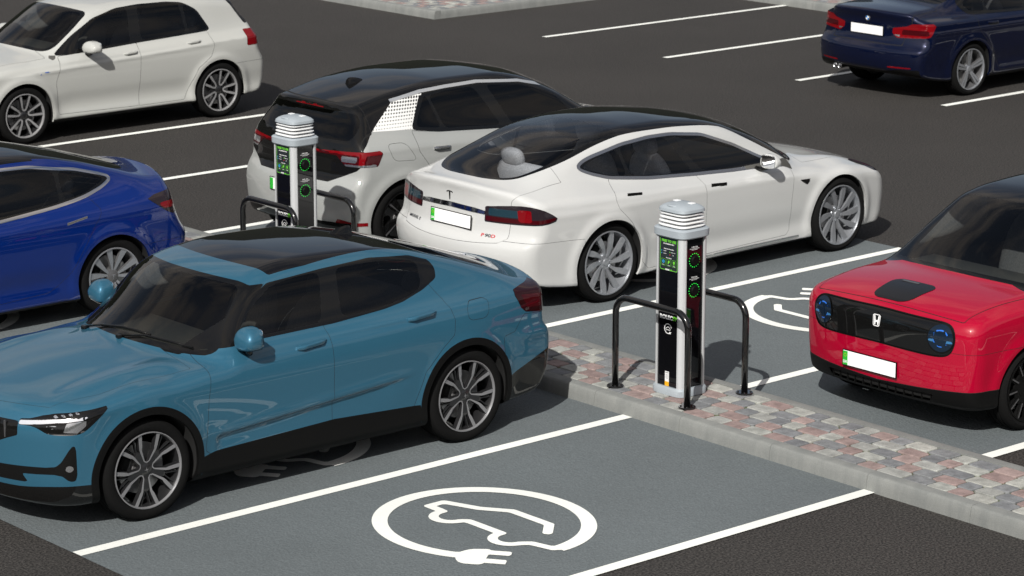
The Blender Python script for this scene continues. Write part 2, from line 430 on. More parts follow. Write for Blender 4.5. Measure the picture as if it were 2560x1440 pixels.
class Car:
    def __init__(s, name, label, cat, L, wb, fo, R, Ra, top, crown, lev, plan, gplan, nose, tail, bot, kf=.4, kr=.2, kxf=(1.1, 2.0), kxr=(3.0, 3.9),
                 nbow=(.22, 2.6), tbow=(.2, 2.5), k_top=.09, k_end=.10, k_tail=.07, k_bot=.05, flare=.012, mods=(), wmods=(), tmods=(), h=.022, arch_in=.58, zmax=1.62, arch_lo=.0):
        s.name, s.L, s.R, s.Ra = name, L, R, Ra; s.ax = (fo, fo+wb)
        s.top = tab(top, .03); s.crown = tab(crown, .12); s.plan = tab(plan, .08); s.gplan = tab(gplan, .1)
        s.lev = [(tab(z, .08), y if callable(y) else tab(y, .08), u) for z, y, u in lev]
        s.nose = tab(nose, .02); s.tail = tab(tail, .02); s.bot = tab(bot, .06)
        s.K = tab([(-1, 0), (kxf[0]-.35, 0), (kxf[0], kf), (kxf[1], kf), (kxf[1]+.5, 0), (kxr[0], 0), (kxr[1], -kr), (6, -kr)], .05)
        s.nbow, s.tbow, s.k = nbow, tbow, (k_top, k_end, k_bot, k_tail); s.flare = flare; s.mods, s.wmods, s.tmods = mods, wmods, tmods; s.h = h; s.arch_in = arch_in; s.zmax = zmax
        s.parts = []; s.label, s.cat = label, cat
    def xs(s, x, y): return x-s.K(x)*y*y
    def Tz(s, x, y):
        t = s.top(s.xs(x, y))-s.crown(x)*y*y
        for m in s.tmods: t = t+m(x, y)
        return t
    def W(s, x, z):
        P, G = s.plan(x), s.gplan(x)
        Z = [a(x) for a, _, _ in s.lev]; Y = [b(x)*(G if u else 1)*P for _, b, u in s.lev]; n = len(Z)
        shp = np.broadcast(x, z).shape
        h = [Z[i+1]-Z[i] for i in range(n-1)]; d = [(Y[i+1]-Y[i])/h[i] for i in range(n-1)]
        m = [d[0]]
        for i in range(1, n-1):
            pr = d[i-1]*d[i]; w1 = 2*h[i]+h[i-1]; w2 = h[i]+2*h[i-1]
            q = np.where(pr > 1e-12, (w1+w2)/(w1/np.where(np.abs(d[i-1]) < 1e-9, 1e-9, d[i-1])+w2/np.where(np.abs(d[i]) < 1e-9, 1e-9, d[i])), 0)
            m.append(q)
        m.append(d[-1]); out = np.zeros(shp)
        for i in range(n-1):
            sgl = (z-Z[i])/h[i]; sel = ((sgl >= 0) | (i == 0)) & ((sgl < 1) | (i == n-2)); c = np.clip(sgl, 0, 1); c2 = c*c; c3 = c2*c
            v = (2*c3-3*c2+1)*Y[i]+(c3-2*c2+c)*h[i]*m[i]+(-2*c3+3*c2)*Y[i+1]+(c3-c2)*h[i]*m[i+1]
            v = v+np.where(sgl < 0, sgl*h[i]*m[i], 0)+np.where(sgl > 1, (sgl-1)*h[i]*m[i+1], 0)
            out = np.where(sel, v, out)
        for a in s.ax:
            r = np.sqrt((x-a)**2+(z-s.R)**2); out = out+s.flare*bump(np.maximum(r-s.Ra-.02, 0), .055)*sstep(.12, .3, z)
        for f in s.wmods: out = out+f(x, z)
        return out
    def F(s, x, y, z):
        y = np.abs(y); e = .004; kt, ke, kb, kl = s.k
        T = s.Tz(x, y); tx = (s.Tz(x+e, y)-T)/e; ty = (s.Tz(x, y+e)-T)/e
        top = (z-T)/np.sqrt(1+tx*tx+ty*ty)
        W = s.W(x, z); wx = (s.W(x+e, z)-W)/e; wz = (s.W(x, z+e)-W)/e
        side = (y-W)/np.sqrt(1+wx*wx+wz*wz)
        f = smax(side, top, kt)
        yn = y/.9
        f = smax(f, (s.nose(z)+s.nbow[0]*yn**s.nbow[1]-x)/np.sqrt(1+(s.nbow[0]*s.nbow[1]*yn**(s.nbow[1]-1)/.9)**2), ke)
        f = smax(f, (x-s.tail(z)+s.tbow[0]*yn**s.tbow[1])/np.sqrt(1+(s.tbow[0]*s.tbow[1]*yn**(s.tbow[1]-1)/.9)**2), kl)
        f = smax(f, s.bot(x)-z, kb)
        for m in s.mods: f = m(x, y, z, f)
        return f
    def mesh(s):
        sh = isosurface(s.F, (-.06, -.05, .08), (s.L+.08, 1.06, s.zmax), s.h)
        _, sh = sh.cut(-sh.V[:, 1]*-1)       # keep y > 0
        z0 = np.abs(sh.V[:, 1]) < 1e-5; sh.V[z0, 1] = 0; sh.N[z0, 1] = 0
        s.rest = sh
    def region(s, name, field, mat, mode='c', off=0.0, ob=None, label=None, gap=0.0):
        """cut the area where field(x,y,z,nx,ny,nz) < 0 out of the body as its own panel"""
        V, N = s.rest.V, s.rest.N
        f = field(*V.T, *N.T)
        if gap > 0:
            band, s.rest = s.rest.cut(f-gap); V, N = band.V, band.N
            ins, g = band.cut(field(*V.T, *N.T)+gap)
            if len(g.T): s.parts.append(['panel_seam', g, 'gap', 'c', 0, None, None])
        else: ins, s.rest = s.rest.cut(f)
        if len(ins.T): s.parts.append([name, ins, mat, mode, off, ob, label])
    def ring(s, name, field, w, mat, mode='c', off=0.0):
        V, N = s.rest.V, s.rest.N; band, out = s.rest.cut(field(*V.T, *N.T)-w)
        V, N = band.V, band.N; ins, g = band.cut(field(*V.T, *N.T)+w); s.rest = out.joined(ins)
        if len(g.T): s.parts.append([name, g, mat, mode, off, None, None])
    def build(s, loc, rz, paint_mat, body_name='body', group=None):
        root = empty(s.name, s.label, s.cat, (0, 0, 0), 0, group); s.root = root
        s.parts.append([body_name, s.rest, paint_mat, 'c', 0, None, None])
        merged = {}; order = []
        for p in s.parts:
            if p[3] == 'c' and p[6] is None:
                key = (p[0], p[2], p[4])
                if key in merged: merged[key][1] = merged[key][1].joined(p[1]); continue
                p = list(p); merged[key] = p
            order.append(p)
        objs = {}
        for name, sh, mat, mode, off, par, label in order:
            sh = Shell(sh.V+sh.N*off, sh.N, sh.T) if off else sh
            mm = sh.mirrored(); mt = M[mat] if isinstance(mat, str) else mat
            lst = [sh.joined(mm)] if mode == 'c' else [mm, sh]      # 's': near side (local -y) first
            for k, q in enumerate(lst):
                V = q.V-np.array([s.L/2, 0, 0])
                pr = root
                if par and par in objs: pr = objs[par][min(k, len(objs[par])-1)]
                o = mesh_obj(name, V, q.T, mt, pr, N=q.N)
                if label: o['label'] = label
                objs.setdefault(name, []).append(o)
        s.objs = objs
        s.loc, s.rz = loc, rz
        return root
    def place(s):
        s.root.location = s.loc; s.root.rotation_euler = (0, 0, s.rz)
    # position helpers in the root's local frame; side -1 = near side (local -y)
    def P(s, x, y, z): return (x-s.L/2, y, z)
    def ysurf(s, x, z): return float(s.W(np.array([x]), np.array([z]))[0])
    def ysolve(s, x, z):
        ys = np.linspace(.2, 1.05, 400); f = s.F(np.full(400, x), ys, np.full(400, z)); i = np.where(f < 0)[0]
        return float(ys[i[-1]]) if len(i) else .5
    def zsolve(s, x, y):
        zs = np.linspace(.3, 1.6, 500); f = s.F(np.full(500, x), np.full(500, y), zs); i = np.where(f < 0)[0]
        return float(zs[i[-1]]) if len(i) else 1.
    def xsolve(s, y, z, end='n'):
        xx = np.linspace(-.05, s.L+.05, 1200); f = s.F(xx, np.full(1200, y), np.full(1200, z)); i = np.where(f < 0)[0]
        return float(xx[i[0]] if end == 'n' else xx[i[-1]])

def surf_frame(c, x, y, z, off=.002):
    """frame on the body at (x,y,z): x reads to the right for someone facing the surface, y up, z outwards"""
    e = .01; g = np.array([float(c.F(np.array([x+a]), np.array([abs(y)+b]), np.array([z+d]))[0]) for a, b, d in ((e, 0, 0), (-e, 0, 0), (0, e, 0), (0, -e, 0), (0, 0, e), (0, 0, -e))])
    n = Vector((g[0]-g[1], (g[2]-g[3])*(1 if y >= 0 else -1), g[4]-g[5])).normalized()
    r = Vector((0, 0, 1)).cross(n).normalized(); u = n.cross(r).normalized(); p = Vector(c.P(x, y, z))+n*off
    return Matrix(((r.x, u.x, n.x, p.x), (r.y, u.y, n.y, p.y), (r.z, u.z, n.z, p.z), (0, 0, 0, 1)))
# ---- frequently used outlines
def side(P, rnd=0, zmin=None, r=0, lim=.03):
    f = sdpoly(P, r, rnd, lim)
    return lambda x, y, z, a, b, c: f(x, z)
def both(*fs): return lambda *q: np.maximum.reduce([f(*q) for f in fs])
def either(*fs): return lambda *q: np.minimum.reduce([f(*q) for f in fs])
def minus(f, g): return lambda *q: np.maximum(f(*q), -g(*q))
def ygt(v): return lambda x, y, z, a, b, c: v-y
def ylt(v): return lambda x, y, z, a, b, c: y-v
def xlt(v): return lambda x, y, z, a, b, c: x-v
def xgt(v): return lambda x, y, z, a, b, c: v-x
def zgt(v): return lambda x, y, z, a, b, c: v-z
def zlt(v): return lambda x, y, z, a, b, c: z-v
def mirr(P): return list(P)+[(-a, b) for a, b in P[::-1] if a != 0] if P[0][0] == 0 and P[-1][0] == 0 else P
def front(P, rnd=0, xmax=.9, r=0, lim=.06):
    f = sdpoly(mirr(P), r, rnd, lim); return lambda x, y, z, a, b, c: np.maximum(f(y, z), x-xmax)
def rear(P, rnd=0, xmin=3.2, r=0, lim=.06):
    f = sdpoly(mirr(P), r, rnd, lim); return lambda x, y, z, a, b, c: np.maximum(f(y, z), xmin-x)

def arch_parts(c, clad=None, clad_mat='black_plastic', zlo=.0, lip='P'):
    """cut the wheel openings, remember their edge and line them"""
    c.arch_lip = clad_mat if clad else lip
    for a in c.ax:
        V = c.rest.V; r = np.sqrt((V[:, 0]-a)**2+(V[:, 2]-c.R)**2); _, c.rest = c.rest.cut(np.maximum(r-c.Ra, .50-V[:, 1]))
        n = 48; E = []; lim = []
        for sg in (1, -1):
            t = 0.0
            while t < .6 and c.R-c.Ra*math.sin(t+.02) > float(c.bot(np.array([a+sg*c.Ra*math.cos(t+.02)]))[0])+.04: t += .01
            lim.append(t)
        A = np.linspace(-lim[0], math.pi+lim[1], n+1)
        for t in A:
            x, z = a+c.Ra*math.cos(t), c.R+c.Ra*math.sin(t); y = c.ysolve(x, z); E.append((x, y, z))
        for i in (1, 0): E[i] = (E[i][0], E[i+1][1] if abs(E[i][1]-E[i+1][1]) > .03 else E[i][1], E[i][2])
        for i in (n-1, n): E[i] = (E[i][0], E[i-1][1] if abs(E[i][1]-E[i-1][1]) > .03 else E[i][1], E[i][2])
        def strip(y0, y1, rr, inward=True):
            V = []; N = []
            for (x, y, z), t in zip(E, A):
                dx, dz = math.cos(t), math.sin(t)
                V += [(x+dx*rr, y+y0 if y0 <= 0 and y0 > -.3 else -y0, z+dz*rr), (x+dx*rr, y+y1 if y1 > -.3 else -y1, z+dz*rr)]; N += [(-dx, 0, -dz)]*2
            T = []
            for i in range(n): T += [(2*i, 2*i+1, 2*i+3), (2*i, 2*i+3, 2*i+2)]
            return Shell(np.array(V), np.array(N), np.array(T))
        c.parts.append(['arch_lip', strip(.0, -.022, 0), c.arch_lip, 's', 0, None, None])
        L = strip(-.022, -.56, .0); k = len(L.V)
        # inner wall
        V = [(a, .56, c.R)]+[(x, .56, z) for x, y, z in E]; W = Shell(np.array(V), np.array([(0, 1., 0)]*len(V)), np.array([(0, i+1, i+2) for i in range(n)]))
        c.parts.append(['arch_liner', L.joined(W), 'dark_void', 's', 0, None, None])
    if clad:
        for a in c.ax:
            c.region('arch_trim', lambda x, y, z, n1, n2, n3, a=a: np.maximum(np.sqrt((x-a)**2+(z-c.R)**2)-clad, .5-y), clad_mat, 's')
def glazing(c, ws, rw, roof=None, dlo=None, wins=(), dlo_mat='frit', ws_glass='glass_clear', rw_glass='glass_dark', win_glass='glass', trim=None, trim_mat='chrome', frit=.045, bl=.2, drnd=2, dlim=.03):
    """ws/rw/roof polygons in (xs, |y|) seen from above along the bowed profile; dlo/wins in side view"""
    def up(P, rnd=2, zmin=.7):
        f = sdpoly([(a, b) for a, b in P]+[(a, -b) for a, b in P[::-1] if b], 0, rnd, .05)
        return lambda x, y, z, a, b, cc: np.maximum(f(c.xs(x, y), y), (bl-cc)*.3)
    if dlo is not None:
        fd = both(side(dlo, drnd, lim=dlim), ygt(.3), zgt(.7))
        if trim: c.ring('window_trim', fd, trim, trim_mat, 's', .002)
        for wnd in wins:
            c.region('side_window', both(side(wnd, 2), ygt(.3)), win_glass, 's')
        c.region('window_surround', fd, dlo_mat, 's')
    if roof is not None:
        f = up(roof, 0); c.region('glass_roof', f, 'roofglass', 'c')
    if ws is not None:
        f = up(ws); c.region('windscreen', lambda *q: f(*q)+frit, ws_glass, 'c'); c.region('windscreen_border', f, 'frit', 'c')
    if rw is not None:
        f = up(rw); c.region('rear_window', lambda *q: f(*q)+frit*.8, rw_glass, 'c'); c.region('rear_window_border', f, 'frit', 'c')
M['roofglass'] = pbr('dark_roof_glass', (.006, .006, .007), .03, coat=1.0)

# ---------------------------------------------------------------- wheels
def tyre_mb(R, Rr, w):
    mb = MB(); h = w/2; s = []
    g = .007
    P = [(Rr-.012, -h+.03), (Rr+.004, -h+.012), (Rr+.012, -h+.006), (Rr+.45*(R-Rr), -h-.002), (R-.028, -h+.004), (R-.012, -h+.012), (R-.004, -h+.026)]
    for yy in (-.045, 0, .045): P += [(R, yy-.008), (R-g, yy-.005), (R-g, yy+.005), (R, yy+.008)]
    P += [(R-.004, h-.026), (R-.012, h-.012), (R-.028, h-.004), (Rr+.45*(R-Rr), h+.002), (Rr+.012, h-.006), (Rr+.004, h-.012), (Rr-.012, h-.03)]
    # sidewall lettering band and bead ribs are modelled as shallow rings
    Q = []
    for i, p in enumerate(P):
        Q.append(p)
    mb.lathe(Q, axis='y', n=72)
    return mb
def spoke(mb, st, thick=.035, slope=.010, back=.0):
    """st: list of (r, angle, half width, y front); y grows outwards; wheel axis = y; face slot 0, flanks slot 1"""
    V = []; n = len(st)
    for i, (r, th, hw, yf) in enumerate(st):
        # direction across the spoke path
        j0, j1 = max(i-1, 0), min(i+1, n-1)
        p0 = (st[j0][0]*math.sin(st[j0][1]), st[j0][0]*math.cos(st[j0][1])); p1 = (st[j1][0]*math.sin(st[j1][1]), st[j1][0]*math.cos(st[j1][1]))
        dx, dz = p1[0]-p0[0], p1[1]-p0[1]; l = math.hypot(dx, dz); nx, nz = -dz/l, dx/l
        cx, cz = r*math.sin(th), r*math.cos(th)
        V += [(cx+nx*hw, yf, cz+nz*hw), (cx-nx*hw, yf, cz-nz*hw), (cx-nx*(hw+slope), yf-thick, cz-nz*(hw+slope)), (cx+nx*(hw+slope), yf-thick, cz+nz*(hw+slope))]
    m0 = mb.m
    F0 = [(4*i, 4*i+1, 4*i+5, 4*i+4) for i in range(n-1)]
    F1 = []
    for i in range(n-1):
        F1 += [(4*i+1, 4*i+2, 4*i+6, 4*i+5), (4*i+3, 4*i, 4*i+4, 4*i+7), (4*i+2, 4*i+3, 4*i+7, 4*i+6)]
    F1 += [(0, 3, 2, 1), (4*n-4, 4*n-3, 4*n-2, 4*n-1)]
    b = len(mb.V); mb.add(V, F0); mb.m = m0+1
    # flanks share vertices through remove_doubles
    mb.add(V, F1); mb.m = m0
def rim_mb(kind, Rr, w):
    """returns MB with slots: 0 face, 1 flank, 2 barrel/dark"""
    mb = MB(); h = w/2; D = math.pi/180
    mb.m = 2
    mb.lathe([(Rr-.004, h-.012), (Rr-.018, h-.035), (Rr-.028, h-.10), (Rr-.045, -h+.03), (Rr-.002, -h+.012)], axis='y', n=64)
    mb.m = 0 if kind not in ('hon', 'id') else 1
    t0 = .004 if kind == 'pol' else .0
    mb.lathe([(Rr+.004, h-.014), (Rr+.004, h-.004), (Rr-.006+t0, h-.003), (Rr-.011+t0, h-.012), (Rr-.014+t0, h-.03)], axis='y', n=64)
    mb.m = 0
    yo = h-.012
    if kind == 'pol':
        for k in range(5):
            t = k*72*D
            for sg in (-1, 1):
                mb.m = 0
                spoke(mb, [(Rr-.004, t+sg*16.5*D, .0135, yo), (.170, t+sg*20.5*D, .0120, yo-.006), (.148, t+sg*22.5*D, .0085, yo-.009), (.062, t+sg*18*D, .0042, yo-.020), (.048, t, .0042, yo-.022)], .030, .006)
                mb.m = 1
                spoke(mb, [(Rr-.01, t+sg*27*D, .004, yo-.016), (.15, t+sg*33.5*D, .004, yo-.020)], .02, .002)
            mb.m = 1
            tt = t+36*D
            spoke(mb, [(.150, tt, .012, yo-.018), (.125, tt, .026, yo-.012), (.06, tt, .016, yo-.022), (.03, tt, .02, yo-.026)], .030, .003)
        mb.m = 1; mb.lathe([(0, yo-.016), (.028, yo-.017), (.036, yo-.022), (.050, yo-.026), (.052, yo-.05)], axis='y', n=32)
        mb.m = 0; q = [(.017 if k % 2 == 0 else .0035) for k in range(8)]; mb.prism([(q[k]*math.sin(k*math.pi/4+.2), q[k]*math.cos(k*math.pi/4+.2)) for k in range(8)], yo-.016, yo-.0145, 'y')
    elif kind == 'ms':
        for k in range(10):
            t = k*36*D
            spoke(mb, [(Rr-.008, t+13*D, .024, yo-.004), (.20, t+9.5*D, .026, yo-.010), (.14, t+4.5*D, .020, yo-.018), (.09, t+.5*D, .013, yo-.028), (.055, t-2*D, .011, yo-.034)], .02, .002)
        mb.m = 0; mb.lathe([(0, yo-.024), (.030, yo-.026), (.034, yo-.034), (.070, yo-.040), (.078, yo-.052), (.078, yo-.07)], axis='y', n=40)
        for k in range(5):
            a = (k*72+10)*D
            mb.m = 0; mb.lathe([(0, .012), (.009, .011), (.010, -.02)], (.055*math.sin(a), yo-.042, .055*math.cos(a)), 'y', 10)
            mb.m = 2; mb.lathe([(.0115, .0045), (.0155, .0045), (.0155, -.02)], (.055*math.sin(a), yo-.045, .055*math.cos(a)), 'y', 12)
    elif kind == 'golf':
        for k in range(5):
            t = k*72*D
            for sg in (-1, 1):
                spoke(mb, [(Rr-.006, t+sg*15*D, .0135, yo), (.15, t+sg*15.5*D, .0125, yo-.008), (.10, t+sg*17*D, .010, yo-.014), (.068, t+sg*14*D, .010, yo-.02), (.055, t, .010, yo-.022)], .03, .005)
            mb.m = 1
            spoke(mb, [(.12, t+36*D, .010, yo-.03), (.05, t+36*D, .03, yo-.03)], .02, .002); mb.m = 0
        mb.m = 1; mb.lathe([(0, yo-.018), (.030, yo-.02), (.045, yo-.028), (.06, yo-.045)], axis='y', n=32)
    elif kind == 'm3':
        for k in range(5):
            for (o, sg) in ((15, 1), (-15, -1)):
                t = (k*72+o)*D
                spoke(mb, [(Rr-.006, t+sg*3*D, .030, yo), (.20, t+sg*2*D, .024, yo-.006), (.13, t, .017, yo-.014), (.07, t-sg*3*D, .010, yo-.022), (.045, t-sg*4*D, .009, yo-.026)], .022, .004)
        mb.m = 1; mb.lathe([(0, yo-.012), (.032, yo-.014), (.042, yo-.02), (.06, yo-.026), (.068, yo-.05)], axis='y', n=32)
        mb.m = 0; mb.prism([(a*.022, b*.022) for a, b in [(-1, .62), (0, .86), (1, .62), (.86, .44), (.22, .62), (0, -1.0), (-.22, .62), (-.86, .44)]], yo-.013, yo-.0105, 'y')
    elif kind == 'bmw':
        for k in range(5):
            t = k*72*D
            for sg in (-1, 1):
                spoke(mb, [(Rr-.006, t+sg*5.2*D, .016, yo), (.15, t+sg*7.0*D, .014, yo-.008), (.09, t+sg*9*D, .012, yo-.018), (.045, t+sg*12*D, .012, yo-.024)], .03, .004)
            mb.m = 1; spoke(mb, [(Rr-.006, t, .014, yo-.008), (.10, t, .012, yo-.02)], .02, .002); mb.m = 0
        mb.m = 0; mb.lathe([(0, yo-.016), (.032, yo-.018), (.040, yo-.026), (.062, yo-.032), (.066, yo-.05)], axis='y', n=32)
    elif kind == 'hon':
        mb.m = 1; mb.lathe([(0, yo-.022), (.034, yo-.024), (.04, yo-.028), (.13, yo-.020), (.142, yo-.024), (.145, yo-.05)], axis='y', n=48)
        for k in range(12):
            t = (k*30+8)*D; mb.m = 0
            spoke(mb, [(Rr-.006, t, .0065, yo-.002), (.12, t, .0055, yo-.013)], .012, .002)
            mb.m = 1; spoke(mb, [(Rr-.01, t, .018, yo-.014), (.12, t, .018, yo-.024)], .03, .002)
        for k in range(4):
            a = (k*90+35)*D
            mb.m = 2; mb.lathe([(0, .004), (.012, .004), (.0125, -.01)], (.075*math.sin(a), yo-.022, .075*math.cos(a)), 'y', 12)
    elif kind == 'id':
        for k in range(5):
            t = k*72*D; mb.m = 1
            spoke(mb, [(Rr-.006, t+8*D, .055, yo-.004), (.16, t+3*D, .040, yo-.010), (.09, t-4*D, .024, yo-.018), (.04, t-6*D, .02, yo-.024)], .03, .004)
            mb.m = 0; spoke(mb, [(Rr-.006, t+16*D, .010, yo+.001), (.16, t+12*D, .006, yo-.006), (.10, t+6*D, .004, yo-.014)], .01, .001)
        mb.m = 1; mb.lathe([(0, yo-.014), (.035, yo-.016), (.05, yo-.024), (.07, yo-.04)], axis='y', n=32)
    return mb
WHEELKIND = {'pol': ('alloy_near', 'alloy_dark', 'alloy_dark'), 'ms': ('alloy_silver', 'alloy_silver', 'alloy_silver'), 'golf': ('alloy', 'alloy_dark', 'alloy_dark'),
             'm3': ('alloy_silver', 'alloy_grey', 'alloy_grey'), 'bmw': ('alloy_silver', 'alloy_grey', 'alloy_grey'), 'hon': ('alloy_grey', 'black_plastic', 'black_plastic'), 'id': ('alloy_grey', 'black_gloss', 'black_gloss')}
def wheels(c, kind, Rr, w=.235, yout=.90, rot=(0, 0), badge=None):
    """four wheels: wheel > tyre, rim (> badge), brake_disc"""
    protos = None
    for ai, a in enumerate(c.ax):
        for sd in (-1, 1):
            root = bpy.data.objects.new('wheel', None); COL.objects.link(root); root.parent = c.root; root.empty_display_size = .1
            root.location = c.P(a, sd*(yout-w/2), c.R)
            root.rotation_euler = (0, R_(rot[ai]) * (1 if sd > 0 else -1), math.pi if sd < 0 else 0)
            if protos is None:
                t = tyre_mb(c.R, Rr, w).build('tyre', M['tyre'], root, angle=40)
                r = rim_mb(kind, Rr, w).build('rim', [M[k] for k in WHEELKIND[kind]], root, angle=32)
                d = MB(); d.lathe([(0, .0), (.075, .0), (.08, -.01), (.085, -.018), (.175, -.018), (.175, -.03), (.05, -.03)], (0, w/2-.085, 0), 'y', 40)
                d = d.build('brake_disc', M['disc'], root, angle=35)
                cp = MB(); cp.T = Matrix.Rotation(R_(70), 4, 'Y'); cp.box((0, w/2-.09, .145), (.14, .05, .07), .015); cp = cp.build('brake_caliper', M['black_plastic'], root, angle=35)
                protos = [t, r, d, cp]
            else:
                for o in protos:
                    q = o.copy(); COL.objects.link(q); q.parent = root
    return protos

# ---------------------------------------------------------------- cabin and small parts
def cabin(c, x_dash, x_front, x_rear, zseat=.52, rows=2, light=False, wid=.36, ztop=None, dash_mat='dash', rhd=False, sw=True):
    sm = M['seat_light'] if light else M['seat']
    hy = c.ysurf(x_dash, .8)-.06
    mb = MB(); L2 = c.L/2
    mb.box((x_dash-L2+.05, 0, .78), (.72, 2*hy, .32), .09); mb.build('dashboard', M[dash_mat], c.root, angle=65)
    mb = MB(); mb.box(((x_dash+x_rear+.5)/2-L2, 0, .36), (x_rear+.6-x_dash, 1.3, .04)); mb.build('cabin_floor', M['dash'], c.root)
    mb = MB(); mb.box((x_rear+.62-L2, 0, .80), (.50, 1.2, .03), .01); mb.build('parcel_shelf', M['dash'], c.root)
    def seat(x, y, wd=.50, hr=True):
        m = MB(); m.blob((x-L2-.10, y, zseat-.08), (.58, wd, .24), .7, .6, 12, 24)
        T = Matrix.Translation((x-L2+.16, y, zseat)) @ Matrix.Rotation(R_(17), 4, 'Y')
        m.T = T; m.blob((0, 0, .30), (.20, wd*.98, .72), .62, .62, 16, 24, lambda a, b, cz: (a*(1-.25*max(cz, 0)), b*(1-.22*max(cz, 0)**2), cz)); m.T = None
        s = m.build('seat', sm, c.root, smooth=True)
        if hr:
            m = MB(); m.T = T; m.blob((-.01, 0, .72), (.12, .28, .21), .7, .7, 12, 20); m.T = None; m.build('headrest', sm, s, smooth=True)
    for y in (-wid, wid): seat(x_front, y)
    if rows > 1:
        m = MB(); m.box((x_rear-L2-.10, 0, zseat-.06), (.52, 1.25, .20), .06)
        T = Matrix.Translation((x_rear-L2+.16, 0, zseat)) @ Matrix.Rotation(R_(22), 4, 'Y'); m.T = T
        m.box((0, 0, .27), (.17, 1.24, .60), .06); m.T = None; s = m.build('rear_bench', sm, c.root, angle=65)
        for y in (-.40, .40):
            m = MB(); m.T = T; m.blob((-.01, y, .62), (.11, .27, .17), .7, .7, 12, 20); m.build('headrest', sm, s, smooth=True)
    if sw:
        yy = -.36 if not rhd else .36
        m = MB(); T = Matrix.Translation((x_dash+.42-L2, yy, .86)) @ Matrix.Rotation(R_(-65), 4, 'Y')
        m.T = T; m.tube([(.185*math.cos(a*math.pi/12), .185*math.sin(a*math.pi/12), 0) for a in range(25)], .018, 8, False)
        m.box((0, 0, -.02), (.05, .36, .02), .005); m.blob((0, 0, -.02), (.12, .12, .05)); m.build('steering_wheel', M['dash'], c.root, smooth=True)
    m = MB(); zt = c.zsolve(c.ws_top+.12, 0)-.09
    m.blob((c.ws_top+.10-L2, 0, zt), (.03, .24, .07), .4, .4, 8, 16); m.tube([(c.ws_top+.10-L2, 0, zt), (c.ws_top+.08-L2, 0, zt+.08)], .012, 8); m.build('rear_view_mirror', M['dash'], c.root, smooth=True)
def door_mirror(c, x, z, paint_mat=None, size=(.13, .21, .135), yo=None, low=True, arm_z=-.05, out=.035):
    """mirror on the door: housing with black foot and glass"""
    for sd in (-1, 1):
        y0 = c.ysolve(x+.02, z-.03) if yo is None else yo
        cy = sd*(y0+size[1]/2+out)
        cx = x-c.L/2
        def fn(a, b, cz):
            o = b*sd                       # grows outwards
            q = max(cz, 0)
            return (a*(1-.30*q)+.12*(o+1)/2, b*(1-.42*q*q), cz*(1-.22*(o+1)/2 if cz < 0 else 1.0)-.10*(o+1)/2*(cz > 0))
        m = MB(); m.blob((cx, cy, z+size[2]*.42), size, .62, .55, 18, 28, fn)
        # front bulge, flat glass side towards the tail
        V = np.array(m.V); lim = cx+size[0]*.22; V[:, 0] = np.minimum(V[:, 0], lim); m.V = [tuple(v) for v in V]
        bottom = z+size[2]*.42-size[2]*.28
        m.M = [1 if all(m.V[i][2] < bottom for i in f) else 0 for f in m.F] if low else m.M
        h = m.build('door_mirror', [paint_mat, M['black_gloss']], c.root, smooth=True)
        m = MB(); m.blob((lim+.0015, cy, z+size[2]*.44), (.006, size[1]*.86, size[2]*.78), .3, .5, 8, 20); m.build('mirror_glass', M['mirror'], h, smooth=True)
        m = MB(); m.tube([(cx+.02, sd*(y0-.02), z+arm_z+.02), (cx+.015, sd*(y0+.03), z+arm_z+.025), (cx, cy-sd*.03, z+.01)], [.032, .024, .026], 12); m.build('mirror_arm', M['black_gloss'], h, smooth=True)
def handle(c, x0, x1, z0, z1, style='bar', mat=None, parent=None, hh=.013, dep=.032):
    """door handle lying along the side from (x0,z0) to (x1,z1)"""
    out = []
    for k, sd in enumerate((-1, 1)):
        m = MB(); n = 7; L2 = c.L/2
        for i in range(n-1): pass
        P = []
        for i in range(n):
            t = i/(n-1); x = x0+(x1-x0)*t; z = z0+(z1-z0)*t; y = c.ysolve(x, z); P.append((x-L2, y, z))
        if style == 'bar':
            V = []; F = []
            for i, (x, y, z) in enumerate(P):
                t = i/(n-1); d = dep*min(1, 4*t+.35, 4*(1-t)+.35); hz = hh*(1 if 0 < i < n-1 else .8)
                V += [(x, sd*(y-.004), z-hz), (x, sd*(y+d*.75), z-hz), (x, sd*(y+d), z-hz*.5), (x, sd*(y+d), z+hz*.6), (x, sd*(y+d*.7), z+hz), (x, sd*(y-.004), z+hz)]
            for i in range(n-1):
                for j in range(6): F.append((i*6+j, i*6+(j+1) % 6, (i+1)*6+(j+1) % 6, (i+1)*6+j))
            F += [(0, 1, 2, 3, 4, 5), tuple(6*(n-1)+j for j in range(6))]
            m.add(V, F)
        elif style == 'flush':
            V = []; F = []
            for i, (x, y, z) in enumerate(P):
                V += [(x, sd*(y+.0015), z-hh), (x, sd*(y+.004), z-hh*.7), (x, sd*(y+.004), z+hh*.7), (x, sd*(y+.0015), z+hh)]
            for i in range(n-1):
                for j in range(3): F.append((i*4+j, i*4+j+1, (i+1)*4+j+1, (i+1)*4+j))
            m.add(V, F)
        pr = c.root
        if parent and parent in c.objs: pr = c.objs[parent][k]
        out.append(m.build('handle', mat, pr, angle=50))
    return out
def on_side(c, poly, name, mat, off=.003, parent=None, sides=(-1,), th=.0):
    """flat outline (x,z) laid on the side surface as a thin plate"""
    for sd in sides:
        V = [(x-c.L/2, sd*(c.ysolve(x, z)+off), z) for x, z in poly]; V2 = [(x-c.L/2, sd*(c.ysolve(x, z)-.01), z) for x, z in poly]; n = len(poly)
        m = MB(); m.add(V+V2, [tuple(range(n))]+[(i, (i+1) % n, n+(i+1) % n, n+i) for i in range(n)])
        m.build(name, mat, (c.objs[parent][0 if sd < 0 else 1] if parent else c.root))
